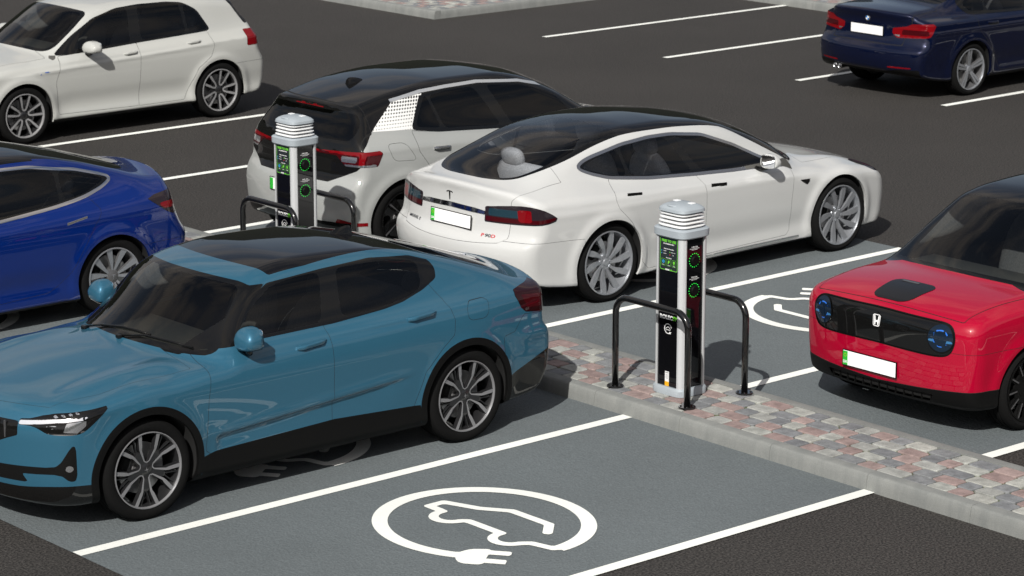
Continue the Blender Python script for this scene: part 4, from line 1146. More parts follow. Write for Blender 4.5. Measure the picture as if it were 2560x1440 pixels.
hoop(14.135, 19.21, 19.99, 'black hoop in front of the farther charging post, partly behind the black car roof')
hoop(14.735, 19.17, 19.95, 'black hoop behind the farther charging post, against the white and black hatchback')
# ================================================================ blue-grey saloon in the foreground
def wiper(c, pts, parent=None):
    """wiper lying on the glass; pts in (x, y)"""
    L2 = c.L/2; P = [(x-L2, y, c.zsolve(x, abs(y))+.016) for x, y in pts]
    m = MB(); m.tube(P, [.007]*len(P), 8); m.tube([(a, b, d-.008) for a, b, d in P[1:]], [.0045]*(len(P)-1), 6)
    m.blob((P[0][0], P[0][1], P[0][2]-.006), (.05, .05, .03)); return m.build('wiper', M['black_gloss'], c.root, smooth=True)
def car_pol():
    def sc(x, z):
        zc = .475+.085*(x-1.42)/1.2
        return -.024*sstep(zc+.012, zc-.014, z)*sstep(.33, zc+.02, z)*sstep(1.39, 1.45, x)*sstep(3.15, 2.7, x)+.006*bump(z-(zc+.03), .03)*sstep(1.2, 1.6, x)*sstep(3.2, 2.8, x)
    c = Car('parked_car', 'blue-grey five-door saloon with black glass roof and black lower trim, in the foreground', 'car', 4.606, 2.735, .865, .345, .385,
        top=[(-.3, .72), (0, .795), (.15, .862), (.5, .925), (1.0, .990), (1.19, 1.008), (1.26, 1.045), (1.76, 1.425), (1.95, 1.470), (2.35, 1.503), (2.93, 1.484), (3.33, 1.425), (3.74, 1.318), (4.16, 1.182), (4.40, 1.102), (4.53, 1.078), (4.7, 1.07)],
        crown=[(0, .10), (1.0, .085), (1.6, .10), (2.3, .09), (3.3, .09), (4.1, .10), (4.6, .10)],
        lev=[(.17, .84, 0), (.25, .895, 0), (.38, .905, 0), (.60, .922, 0), (.78, .922, 0), ([(0, .84), (1, .90), (3, .93), (4.6, .97)], .900, 0),
             ([(0, .93), (1.3, 1.01), (2.5, 1.045), (3.1, 1.08), (3.6, 1.12), (4.6, 1.15)], .815, 1), ([(0, 1.30), (3, 1.395), (4.4, 1.32)], .640, 1), ([(0, 1.40), (3, 1.48), (4.4, 1.45)], .56, 1)],
        plan=[(0, .93), (.4, .975), (.9, 1.0), (3.6, 1.0), (4.1, .965), (4.6, .90)], gplan=[(1, 1), (2.6, 1.0), (3.3, .97), (3.9, .90), (4.6, .86)],
        nose=[(.1, .12), (.2, .05), (.3, .015), (.45, .0), (.65, .0), (.78, .03), (.9, .10)], tail=[(.1, 4.38), (.25, 4.50), (.42, 4.60), (.60, 4.612), (.70, 4.60), (.76, 4.55), (.95, 4.545), (1.08, 4.575), (1.2, 4.6)],
        bot=[(0, .20), (.35, .17), (1, .165), (3.6, .17), (4.2, .22), (4.6, .30)], kf=.42, kr=.22, kxf=(1.15, 1.95), kxr=(2.9, 4.0),
        nbow=(.34, 2.6), flare=.014, k_top=.065, k_tail=.045, h=.018, arch_in=.60,
        wmods=[sc, shoulder(.022, [(0, .84), (.6, .875), (1.4, .965), (2.5, .985), (3.5, 1.02), (4.2, 1.045), (4.6, 1.05)], .5, 4.9), lambda x, z: .012*bump(z-(.985+.03*x/4), .022)*sstep(.6, 1.2, x), lambda x, z: .010*bump(z-.70, .05)*sstep(4.0, 4.25, x)],
        tmods=[lambda x, y: .020*bump(y-.62, .09)*sstep(.2, .6, x)*sstep(1.35, 1.05, x)])
    c.ws_top = 1.76
    c.mesh(); arch_parts(c, .437)
    c.region('sill_trim', both(side([(.9, .05), (1.29, .05), (1.29, .352), (1.40, .375), (2.4, .405), (3.16, .365), (3.2, .05), (3.6, .05), (3.6, -.1), (.9, -.1)]), ygt(.55), zlt(.5)), 'black_plastic', 's')
    c.region('front_lip', lambda x, y, z, a, b, d: np.maximum(z-(.312+.022*sstep(.5, .85, y)), x-.60), 'black_gloss', 'c')
    c.region('rear_skirt', lambda x, y, z, a, b, d: np.maximum(z-(.425+.35*(x-4.03)), 3.9-x), 'black_gloss', 'c')
    c.region('underside', lambda x, y, z, a, b, d: np.maximum(d+.6, z-.3), 'dark_void', 'c')
    # lamps
    lens = both(side([(-.2, .735), (.118, .73), (.155, .728), (.186, .703), (.205, .681), (.345, .679), (.40, .70), (.593, .846), (.45, .832), (.244, .808), (.13, .762), (-.2, .76)], 1), ygt(.545), xlt(1))
    c.region('lamp_bar', both(lens, side([(-.2, .732), (.12, .732), (.25, .757), (.42, .776), (.425, .793), (.25, .779), (.12, .757), (-.2, .757)]), xlt(.43)), 'lamp_bright', 's')
    c.region('lamp_reflector', both(lens, side([(.275, .700), (.35, .692), (.405, .735), (.41, .770), (.30, .757)])), 'lamp_clear', 's')
    c.region('lamp_chin', both(lens, side([(.19, .676), (.345, .674), (.405, .697), (.39, .709), (.34, .690), (.20, .692)])), 'chrome', 's')
    for k in range(4):
        c.region('lamp_led', both(lens, lambda x, y, z, a, b, d, k=k: np.sqrt((x-(.265+.036*k))**2+(z-(.794+.0065*k))**2)-.010), 'lamp_clear', 's')
    for k in range(3):
        c.region('lamp_led', both(lens, side([(.205+.012*k, .735-.013*k), (.250+.012*k, .742-.013*k), (.250+.012*k, .736-.013*k), (.205+.012*k, .729-.013*k)])), 'lamp_clear', 's')
    c.region('headlight', lens, 'frit', 's')
    glazing(c, ws=[(1.225, 0), (1.225, .64), (1.26, .765), (1.60, .67), (1.770, .60), (1.770, 0)], rw=[(3.05, 0), (3.05, .50), (3.5, .485), (4.12, .50), (4.25, .46), (4.28, 0)],
            roof=[(1.985, 0), (1.985, .575), (2.4, .57), (2.84, .53), (3.30, .50), (3.30, 0)],
            dlo=[(1.36, 1.005), (1.50, 1.022), (1.88, 1.045), (2.49, 1.052), (2.95, 1.078), (3.12, 1.099), (3.324, 1.148), (3.479, 1.204), (3.50, 1.266), (3.472, 1.325), (3.313, 1.377), (2.95, 1.414), (2.53, 1.404), (2.05, 1.378), (1.78, 1.26)],
            wins=[[(1.66, 1.058), (1.90, 1.066), (2.398, 1.076), (2.49, 1.388), (2.30, 1.382), (2.07, 1.358), (1.86, 1.245)], [(2.571, 1.082), (2.90, 1.092), (3.171, 1.122), (3.322, 1.168), (3.352, 1.335), (3.2, 1.365), (2.95, 1.388), (2.63, 1.390)]], bl=.05, drnd=1, dlim=.012)
    c.region('pillar_trim', both(either(lambda x, y, z, a, b, d: c.xs(x, y)-1.768, both(zlt(1.377), xlt(2.06))), lambda x, y, z, a, b, d: .98+.59*(x-1.36)-z, xlt(2.06), xgt(1.15), ygt(.52), zgt(.992)), 'frit', 's')
    tl = both(side([(4.08, 1.034), (4.20, 1.045), (4.45, 1.045), (4.45, .80), (4.26, .862), (4.148, .880)], 1, lim=.02) if False else side([(4.08, 1.034), (4.20, 1.045), (4.45, 1.045), (4.45, .84), (4.26, .862), (4.148, .880)], 1), ygt(.45))
    c.region('tail_light_core', both(tl, side([(4.15, 1.0), (4.45, .97), (4.45, .885), (4.20, .90)])), 'red_dark', 's', .002)
    c.region('tail_light', tl, 'red_black', 's', .003)
    c.region('grille', front([(0, .60), (.40, .60), (.47, .63), (.55, .66), (.54, .752), (0, .752)], xmax=.6), 'black_gloss', 'c')
    intake = either(front([(0, .350), (.605, .348), (.57, .405), (.80, .415), (.80, .462), (.40, .450), (0, .448)], xmax=.3), both(side([(.176, .453), (.20, .462), (.243, .47), (.310, .606), (.336, .611), (.345, .374), (.303, .362), (.25, .418), (.12, .405)], 1), ygt(.55), xlt(.6)))
    c.region('fog_lamp', lambda x, y, z, a, b, d: np.maximum(np.sqrt((x-.300)**2+(z-.453)**2)-.022, np.maximum(x-.5, .6-y)), 'lamp_clear', 's')
    c.region('lower_intake', intake, 'black_gloss', 'c')
    fd = side([(1.335, 1.03), (1.40, 1.0), (1.345, .75), (1.315, .395), (1.36, .36), (2.38, .395), (2.40, 1.06), (2.3, 1.055), (1.9, 1.05)])
    rd = side([(2.40, 1.06), (2.38, .395), (3.10, .355), (3.20, .60), (3.36, .75), (3.47, .83), (3.490, .93), (3.46, 1.07), (3.39, 1.18), (3.1, 1.1)])
    g = .0016
    c.region('front_door', both(fd, ygt(.6)), 'P', 's', gap=g); c.region('rear_door', both(rd, ygt(.6)), 'P', 's', gap=g)
    c.region('charge_flap', both(side([(3.605, .905), (3.80, .90), (3.835, 1.036), (3.627, 1.032)], 2), ygt(.6)), 'P', 's', gap=.0016)
    bon = lambda x, y, z, a, b, d: np.maximum(np.maximum(x-1.30, .095+.34*(y/.9)**2.2-x), y-(.655+.28*np.clip(x-.24, 0, .35)+.02*x))
    c.region('bonnet', both(bon, zgt(.7)), 'P', 'c', gap=.0011)
    c.region('cowl', both(lambda x, y, z, a, b, d: np.maximum(c.xs(x, y)-1.235, 1.205-c.xs(x, y)), zgt(.8), ylt(.58)), 'black_plastic', 'c')
    c.region('tailgate', both(lambda x, y, z, a, b, d: np.maximum(y-.60, 3.95-x), zgt(.80)), 'P', 'c', gap=g)
    c.region('rear_bumper', both(side([(3.905, .724), (4.058, .748), (4.125, .83), (4.16, .86), (4.9, .80), (4.9, .2), (3.9, .2)]), xgt(3.95)), 'P', 'c', gap=.0018)
    M['Ppol'] = paint('blue_grey_paint', (.030, .120, .190), metal=.25, rough=.38, flake=.05)
    for p in c.parts:
        if p[2] == 'P': p[2] = 'Ppol'
    c.build((9.0+4.606/2-.0, 15.985, 0), 0.0, M['Ppol'], group=None)
    wheels(c, 'pol', .258, .245, .905, rot=(4, 2))
    cabin(c, 1.62, 2.35, 3.15, rhd=False)
    door_mirror(c, 1.70, 1.02, paint_mat=M['Ppol'], size=(.19, .20, .18), out=-.035)
    handle(c, 2.10, 2.355, .955, .972, 'bar', M['Ppol'], 'front_door', hh=.016, dep=.038); handle(c, 3.075, 3.33, .995, 1.012, 'bar', M['Ppol'], 'rear_door', hh=.016, dep=.038)
    wiper(c, [(1.24, .42), (1.27, .25), (1.285, .0), (1.32, -.28)]); wiper(c, [(1.22, -.05), (1.30, -.25), (1.36, -.45), (1.43, -.62)])
    m = MB(); fin = [(3.06, -.01), (3.10, .018), (3.15, .036), (3.205, .052), (3.235, .056), (3.245, .05), (3.25, -.02)]; V = []
    for x, h in fin:
        z = c.zsolve(x, 0); wd = .030*(1-.5*max(h, 0)/.056); V += [(x-c.L/2, 0, z+h+.012), (x-c.L/2, wd, z+h-.004), (x-c.L/2, .036, z-.015), (x-c.L/2, -.036, z-.015), (x-c.L/2, -wd, z+h-.004)]
    m.add(V, [(5*i+j, 5*i+(j+1) % 5, 5*i+5+(j+1) % 5, 5*i+5+j) for i in range(len(fin)-1) for j in range(5)]+[(0, 1, 2, 3, 4), tuple(5*len(fin)-5+j for j in range(5))]); m.build('roof_antenna', M['black_gloss'], c.root, angle=50)
    m = MB()
    for k in range(-7, 8): z0 = float(np.interp(abs(k*.065), [0, .40, .55], [.612, .612, .67])); m.box((c.xsolve(abs(k*.065), .68, 'n')-c.L/2-.003, k*.065, (z0+.745)/2), (.010, .010, .745-z0))
    m.build('grille_bars', M['alloy_grey'], c.root)
    return c
M['lamp_bright'] = pbr('white_lamp_bar', (.85, .85, .88), .12, metal=.5, coat=1.0); M['red_black'] = pbr('smoked_red_lens', (.020, .003, .004), .08, coat=1.0)
# ---------------------------------------------------------------- shared by the other cars
def swapP(c, mat):
    for p in c.parts:
        if p[2] == 'P': p[2] = mat
def fin_antenna(c, x0, l, hgt):
    m = MB(); V = []
    fin = [(0, -.01), (.2, .3), (.45, .62), (.75, .93), (.92, 1), (.98, .9), (1, -.02)]
    for t, h in fin:
        x = x0+l*t; z = c.zsolve(x, 0); h = h*hgt; wd = .030*(1-.5*max(h, 0)/hgt); V += [(x-c.L/2, 0, z+h+.012), (x-c.L/2, wd, z+h-.004), (x-c.L/2, .036, z-.015), (x-c.L/2, -.036, z-.015), (x-c.L/2, -wd, z+h-.004)]
    m.add(V, [(5*i+j, 5*i+(j+1) % 5, 5*i+5+(j+1) % 5, 5*i+5+j) for i in range(len(fin)-1) for j in range(5)]+[(0, 1, 2, 3, 4), tuple(5*len(fin)-5+j for j in range(5))]); m.build('roof_antenna', M['black_gloss'], c.root, angle=50)
def sill_dark(c, z=.17):
    c.region('underside', lambda x, y, z_, a, b, d: np.maximum(d+.6, z_-.3), 'dark_void', 'c')
def tee_badge(parent, T, s, mat):
    m = MB(); m.T = T
    V = [(-1, .62), (-.6, .80), (0, .86), (.6, .80), (1, .62), (.86, .44), (.5, .58), (.22, .62), (.13, -.95), (0, -1.0), (-.13, -.95), (-.22, .62), (-.5, .58), (-.86, .44)]
    m.prism([(x*s, y*s) for x, y in V][::-1], 0, .003); return m.build('maker_badge', mat, parent)
def rot_tail(y, z, x, c, tilt=0): return Matrix.Translation((x-c.L/2, y, z)) @ Matrix.Rotation(tilt, 4, 'Y') @ Matrix.Rotation(math.pi/2, 4, 'Z') @ Matrix.Rotation(math.pi/2, 4, 'X')
def rot_nose(y, z, x, c, tilt=0): return Matrix.Translation((x-c.L/2, y, z)) @ Matrix.Rotation(tilt, 4, 'Y') @ Matrix.Rotation(-math.pi/2, 4, 'Z') @ Matrix.Rotation(math.pi/2, 4, 'X')

# ================================================================ white fastback with a full glass roof
M['badge_grey'] = pbr('badge_dark_grey', (.06, .065, .075), .35, metal=.5); M['lamp_blue'] = pbr('bluish_lamp_glass', (.012, .035, .05), .05, coat=1.0); M['glass_light'] = glass('light_tinted_glass', (.74, .76, .78))
def car_ms():
    c = Car('parked_car', 'white fastback saloon with full glass roof and silver turbine-spoke wheels', 'car', 4.979, 2.96, .93, .350, .385,
        top=[(-.3, .56), (0, .63), (.12, .70), (.35, .775), (.7, .855), (1.0, .915), (1.18, .950), (1.36, 1.065), (1.757, 1.245), (2.1, 1.345), (2.45, 1.402), (2.9, 1.437), (3.2, 1.44), (3.74, 1.395), (4.21, 1.275), (4.45, 1.19), (4.68, 1.108), (4.82, 1.08), (4.95, 1.075)],
        crown=[(0, .08), (1.0, .10), (1.6, .13), (2.3, .12), (3.3, .12), (4.1, .12), (4.9, .10)],
        lev=[(.15, .86, 0), (.20, .925, 0), (.33, .935, 0), (.55, .955, 0), (.74, .965, 0), ([(0, .80), (1, .84), (3, .87), (4.9, .92)], .945, 0),
             ([(0, .86), (1.6, .915), (2.7, .945), (3.7, 1.03), (4.2, 1.10), (4.9, 1.12)], .835, 1), ([(0, 1.20), (3, 1.345), (4.4, 1.28)], .655, 1), ([(0, 1.32), (3, 1.44), (4.4, 1.42)], .57, 1)],
        plan=[(0, .90), (.4, .955), (.95, .985), (2.2, .985), (3.0, .99), (3.7, 1.018), (4.1, 1.01), (4.5, .975), (4.98, .91)], gplan=[(1, 1), (2.6, 1.0), (3.3, .97), (3.9, .88), (4.3, .84), (4.8, .85)],
        nose=[(.1, .14), (.2, .05), (.3, .01), (.45, .0), (.6, .02), (.72, .09), (.9, .25)], tail=[(.1, 4.70), (.22, 4.86), (.38, 4.955), (.52, 4.979), (.60, 4.965), (.66, 4.90), (.78, 4.875), (.92, 4.865), (1.0, 4.87), (1.07, 4.90), (1.2, 4.95)],
        bot=[(0, .19), (.35, .155), (1, .145), (3.9, .15), (4.5, .21), (4.98, .30)], kf=.36, kr=.16, kxf=(1.1, 1.95), kxr=(3.2, 4.2), nbow=(.24, 2.4), tbow=(.22, 2.6),
        flare=.020, k_top=.09, h=.020, arch_in=.62,
        wmods=[shoulder(.014, [(.8, .80), (1.5, .80), (2.7, .872), (3.6, .935), (4.2, .965), (4.6, .975), (5, .98)], 1.0, 4.95, .03), lambda x, z: -.016*sstep(1.0, 1.6, x)*sstep(3.5, 3.0, x)*bump(z-.34, .10)+.006*bump(z-(.80+.03*(x-1)/3), .035)],
        tmods=[lambda x, y: .022*bump(y-.66, .12)*sstep(.25, .7, x)*sstep(1.35, 1.0, x)])
    c.ws_top = 2.05
    c.mesh(); arch_parts(c); sill_dark(c)
    c.region('chrome_side_strip', both(side([(1.45, .212), (2.9, .205), (2.9, .226), (1.45, .232)]), ygt(.7)), 'satin', 's', .003)
    glazing(c, ws=[(1.15, 0), (1.15, .66), (1.25, .76), (1.70, .69), (2.0, .64), (2.25, .60), (2.25, 0)], rw=[(3.25, 0), (3.25, .575), (3.8, .585), (4.10, .59), (4.30, .585), (4.50, .55), (4.64, .46), (4.71, .25), (4.72, 0)],
            roof=[(2.105, 0), (2.105, .615), (2.7, .60), (3.45, .578), (3.45, 0)],
            dlo=[(1.56, .895), (1.89, .918), (2.25, .928), (2.72, .953), (3.25, .990), (3.713, 1.045), (3.90, 1.10), (4.01, 1.152), (3.94, 1.195), (3.83, 1.225), (3.466, 1.295), (3.15, 1.318), (2.87, 1.315), (2.507, 1.270), (2.137, 1.138), (1.829, .99)], trim=.013, trim_mat='satin',
            wins=[[(1.72, .935), (2.25, .95), (2.60, .968), (2.86, 1.297), (2.51, 1.25), (2.15, 1.12), (1.90, 1.0)], [(2.72, .978), (3.25, 1.012), (3.46, 1.035), (3.50, 1.272), (3.15, 1.298), (2.96, 1.300)], [(3.50, 1.040), (3.70, 1.065), (3.88, 1.118), (3.95, 1.155), (3.80, 1.205), (3.53, 1.265)]], ws_glass='glass_clear', rw_glass='glass_light', win_glass='glass_light')
    c.region('headlight', both(side([(-.2, .62), (.10, .62), (.42, .70), (.62, .80), (.50, .79), (.2, .725), (-.2, .70)]), ygt(.45), xlt(.8)), 'smoke', 's')
    tl = both(side([(4.48, .815), (4.60, .788), (4.70, .780), (4.86, .775), (5.1, .775), (5.1, .888), (4.84, .893), (4.785, .922), (4.71, .934), (4.62, .905), (4.53, .855)], 1), ygt(.418), xgt(4.3))
    c.ring('tail_light_rim', tl, .006, 'smoke', 's', .002)
    c.region('tail_light_strip', both(tl, lambda x, y, z, a, b, d: np.maximum(np.abs(x-4.715)-.028, np.abs(z-.85)-.052)), 'red_lens', 's', .004); c.region('tail_light_lower', both(tl, lambda x, y, z, a, b, d: z-.822-.10*np.clip(4.66-x, 0, 1)), 'red_dark', 's', .004); c.region('tail_light_core', both(tl, ylt(.74), ygt(.45), zgt(.83), zlt(.893)), 'lamp_blue', 's', .004); c.region('tail_light', tl, 'smoke', 's', .004)
    c.region('chrome_bar', rear([(0, .842), (.46, .829), (.46, .852), (.3, .872), (0, .880)], 0, 4.6), 'chrome', 'c', .008)
    c.region('front_intake', front([(0, .25), (.60, .25), (.62, .34), (0, .36)]), 'black_plastic', 'c')
    g = .0016
    c.region('front_door', both(side([(1.56, .90), (1.585, .58), (1.575, .30), (1.62, .255), (2.69, .235), (2.705, .95), (2.3, .93)]), ygt(.6)), 'P', 's', gap=g)
    c.region('rear_door', both(side([(2.705, .95), (2.69, .235), (3.40, .225), (3.50, .30), (3.525, .47), (3.66, .68), (3.80, .82), (3.82, .90), (3.72, 1.04), (3.4, 1.0)]), ygt(.6)), 'P', 's', gap=g)
    c.region('side_marker', both(side([(1.336, .750), (1.488, .757), (1.455, .735), (1.391, .702)]), ygt(.7)), 'black_gloss', 's', .003)
    c.region('bonnet', both(lambda x, y, z, a, b, d: np.maximum(np.maximum(x-1.25, .16+.32*y**2.2-x), y-(.62+.10*x)), zgt(.6)), 'P', 'c', gap=g)
    c.region('tailgate', both(lambda x, y, z, a, b, d: np.maximum(np.maximum(y-(.665-.07*sstep(.66, .60, z)+.06*sstep(.95, 1.05, z)), 4.25-x), .582+.09*y*y-z)), 'P', 'c', gap=g)
    c.region('rear_bumper', both(lambda x, y, z, a, b, d: np.maximum(z-.63+.05*(4.75-x)*.6, 4.2-x), xgt(4.16)), 'P', 'c', gap=.0014)
    c.region('rear_diffuser', lambda x, y, z, a, b, d: np.maximum(np.maximum(z-.33, 4.5-x), y-.62), 'black_plastic', 'c')
    M['Pms'] = paint('pearl_white_paint', (.54, .545, .535), metal=.0, rough=.35, flake=.04); swapP(c, 'Pms')
    fx = 19.16
    c.build((fx+.93-4.979/2, 18.465, 0), math.pi+R_(.8), M['Pms'])
    wheels(c, 'ms', .278, .250, .955, rot=(10, -22))
    cabin(c, 1.75, 2.55, 3.42, light=True, zseat=.50, wid=.37)
    door_mirror(c, 1.92, .93, paint_mat=M['Pms'], size=(.14, .20, .145), low=False)
    handle(c, 2.44, 2.635, .841, .853, 'flush', M['black_gloss'], 'front_door', hh=.023); handle(c, 3.50, 3.675, .898, .911, 'flush', M['black_gloss'], 'rear_door', hh=.023)
    plate(c, 't', .745, dx=4.897, off=0.0, tilt=-.06, y0=.03)
    tee_badge(c.objs['tailgate'][0], surf_frame(c, c.xsolve(.02, .938, 't'), -.02, .938, .001), .044, M['black_gloss'])
    T = surf_frame(c, c.xsolve(.475, .655, 't'), .475, .655, .004); tg = c.objs['tailgate'][0]
    for tx_, u, mt in (('P', -.056, 'badge_red'), ('90', 0, 'badge_grey'), ('D', .056, 'badge_red')): text_mesh(tx_, .042, 'model_lettering', M[mt], tg, T @ Matrix.Translation((u, 0, 0)), .0012, .0008, 0, 1, 1.5)
    text_mesh('MODEL S', .036, 'model_lettering', M['badge_grey'], tg, surf_frame(c, c.xsolve(.50, .665, 't'), -.50, .665, .006), .0012, .0004, 0, 1.1, 1.3)
    return c

# ================================================================ white and black hatchback behind the farther post
def car_id():
    c = Car('parked_car', 'white hatchback with black roof and tailgate, behind the farther charging post', 'car', 4.261, 2.77, .80, .355, .40,
        top=[(-.3, .66), (0, .78), (.15, .86), (.45, .955), (.75, 1.02), (.86, 1.055), (1.08, 1.185), (1.45, 1.375), (1.85, 1.512), (2.3, 1.567), (2.85, 1.574), (3.4, 1.528), (3.8, 1.456), (3.98, 1.415), (4.1, 1.39)],
        crown=[(0, .10), (1.0, .10), (1.6, .10), (2.3, .08), (3.3, .08), (4.1, .10)],
        lev=[(.17, .82, 0), (.24, .88, 0), (.38, .885, 0), (.60, .90, 0), (.78, .905, 0), ([(0, .90), (2, .93), (3.4, 1.0), (4.2, 1.0)], .885, 0),
             ([(0, .96), (1.2, .98), (2.2, 1.04), (3.1, 1.10), (3.5, 1.16), (4.2, 1.19)], .825, 1), ([(0, 1.36), (3, 1.47), (4.2, 1.38)], .66, 1), ([(0, 1.50), (3, 1.56), (4.2, 1.50)], .585, 1)],
        plan=[(0, .92), (.4, .97), (.9, 1.0), (3.4, 1.0), (3.8, .985), (4.26, .94)], gplan=[(1, 1), (2.6, 1.0), (3.3, .98), (3.9, .93), (4.2, .92)],
        nose=[(.1, .12), (.2, .04), (.3, .01), (.45, .0), (.65, .01), (.78, .06), (.9, .14)], tail=[(.1, 4.10), (.25, 4.20), (.42, 4.25), (.60, 4.261), (.72, 4.23), (.80, 4.175), (.95, 4.16), (1.10, 4.12), (1.30, 4.00), (1.37, 3.985), (1.42, 4.03), (1.6, 4.05)],
        bot=[(0, .20), (.35, .17), (1, .16), (3.6, .17), (4.2, .28)], kf=.34, kr=.10, kxf=(.85, 1.7), kxr=(3.2, 3.9), nbow=(.22, 2.4), tbow=(.15, 2.8),
        flare=.016, k_top=.075, h=.022, arch_in=.60)
    c.ws_top = 1.62
    c.mesh(); arch_parts(c, .43, 'P'); sill_dark(c)
    c.region('sill_trim', both(side([(.9, .05), (1.25, .05), (1.25, .28), (3.1, .28), (3.15, .05), (3.6, .05), (3.6, -.1), (.9, -.1)]), ygt(.55)), 'black_plastic', 's')
    dlo = [(1.02, 1.0), (1.6, 1.02), (2.2, 1.05), (3.10, 1.115), (3.42, 1.165), (3.22, 1.455), (2.9, 1.478), (2.5, 1.483), (2.0, 1.44), (1.70, 1.37), (1.30, 1.19)]
    glazing(c, ws=[(.90, 0), (.90, .70), (1.0, .80), (1.35, .70), (1.66, .62), (1.66, 0)], rw=None, roof=None, dlo=dlo,
            wins=[[(1.36, 1.04), (2.20, 1.085), (2.42, 1.462), (2.0, 1.42), (1.62, 1.315)], [(2.34, 1.09), (3.02, 1.14), (3.12, 1.44), (2.9, 1.46), (2.58, 1.465)], [(3.06, 1.145), (3.36, 1.185), (3.18, 1.435), (3.15, 1.44)]], win_glass='glass_dark')
    # dotted pillar panel
    rail = sdline([(1.00, 1.035), (1.30, 1.207), (1.70, 1.388), (2.0, 1.457), (2.5, 1.499), (2.9, 1.494), (3.19, 1.481), (3.54, 1.432)], .0125)
    c.region('pillar_panel', both(side([(3.18, 1.468), (3.40, 1.170), (3.845, 1.192), (3.54, 1.418)]), ygt(.4)), 'dots', 's', .001)
    c.region('roof_rail_arch', both(lambda x, y, z, a, b, d: rail(x, z), ygt(.40)), 'white_trim', 's', .002)
    # tail: black glass hatch, red lamp band
    def lampf(x, y, z, a, b, d):
        lo = .897+.088*np.clip((.68-y)/.116, 0, 1); ed = 3.812+.62*np.clip(1.007-z, 0, 1)+.9*np.clip(z-1.007, 0, 1)
        return np.maximum(np.maximum(z-1.032+.02*np.clip((.8-y)/.5, 0, 1), lo-z), np.maximum(ed-x, .30-y))
    c.region('tail_light_core', both(lampf, zgt(.932), zlt(.985), ygt(.625), ylt(.79), xgt(4.0)), 'lamp_clear', 's', .004)
    c.region('tail_light_core', both(lampf, zlt(.918), ygt(.66), xgt(3.89)), 'lamp_clear', 's', .003)
    c.region('tail_light_strip', both(lampf, either(zgt(.998), both(lambda x, y, z, a, b, d: np.abs(y-.83)-.02))), 'red_lens', 's', .004)
    c.region('tail_light', lampf, 'red_dark', 's', .003)
    c.region('light_bar', both(rear([(0, .985), (.31, .985), (.31, 1.013), (0, 1.013)], 0, 3.85)), 'red_lens', 'c', .003)
    c.region('rear_window', both(rear([(0, 1.115), (.66, 1.115), (.70, 1.16), (.685, 1.255), (.62, 1.345), (0, 1.365)], 1, 3.85, lim=.02)), 'glass_dark', 'c')
    c.region('high_brake_light', both(rear([(0, 1.366), (.215, 1.364), (.215, 1.384), (0, 1.386)], 0, 3.9)), 'red_lens', 'c', .002)
    c.region('tailgate', both(rear([(0, .743), (.517, .743), (.80, .865), (.83, .90), (.83, 1.03), (.80, 1.06), (.75, 1.19), (.70, 1.30), (.655, 1.378), (.60, 1.41), (0, 1.425)], 0, 3.85), xgt(3.84)), 'black_gloss', 'c', gap=.0025)
    c.region('bumper_skirt', lambda x, y, z, a, b, d: np.maximum(np.maximum(z-.36-.03*y, 3.9-x), y-.80), 'black_gloss', 'c')
    c.region('fog_reflector', both(rear([(.62, .365), (.88, .355), (.88, .385), (.66, .418)], 0, 3.9)), 'red_lens', 's', .003)
    fr = front([(0, .25), (.65, .27), (.70, .45), (0, .48)]); c.region('front_intake', fr, 'black_plastic', 'c')
    c.region('headlight', both(side([(-.2, .70), (.25, .70), (.48, .80), (.3, .81), (-.2, .79)]), ygt(.40), xlt(.7)), 'lamp_clear', 's')
    g = .002
    c.region('charge_flap', both(side([(3.43, .903), (3.698, .922), (3.75, 1.078), (3.545, 1.075)], 2), ygt(.6)), 'P', 's', gap=.0016)
    c.region('front_door', both(side([(1.30, 1.0), (1.24, .70), (1.30, .30), (2.30, .29), (2.33, 1.06)]), ygt(.6)), 'P', 's', gap=g)
    c.region('rear_door', both(side([(2.33, 1.06), (2.30, .29), (2.98, .29), (3.10, .50), (3.24, .76), (3.40, .98), (3.42, 1.16), (3.1, 1.115)]), ygt(.6)), 'P', 's', gap=g)
    # whole roof and the shoulders of the tail are black
    c.region('roof', lambda x, y, z, a, b, d: np.maximum(np.maximum((.30-d)*.3, 1.20-.0*x-z), 1.3-x), 'black_gloss', 'c')
    c.region('rear_pillar_trim', both(side([(3.45, 1.46), (3.54, 1.418), (3.845, 1.192), (3.99, 1.06), (4.03, 1.0), (4.4, 1.0), (4.4, 1.6), (3.45, 1.6)]), zgt(1.0)), 'black_gloss', 's')
    swapP(c, 'Pid'); M['Pid'] = paint('glacier_white_paint', (.34, .35, .34), metal=.0, rough=.4)
    c.build((18.73+.80-4.261/2, 20.87, 0), math.pi, M['Pid'])
    wheels(c, 'id', .265, .235, .885, rot=(10, 30))
    cabin(c, 1.35, 2.1, 2.85, light=False, zseat=.60, ztop=1.3)
    door_mirror(c, 1.36, 1.05, paint_mat=M['black_gloss'])
    handle(c, 3.03, 3.23, .975, .982, 'bar', M['satin'], 'rear_door', hh=.018, dep=.03); handle(c, 2.02, 2.22, .95, .955, 'bar', M['satin'], 'front_door', hh=.018, dep=.03)
    plate(c, 't', .625, off=.008, letters=False)
    fin_antenna(c, 3.38, .17, .048)
    return c
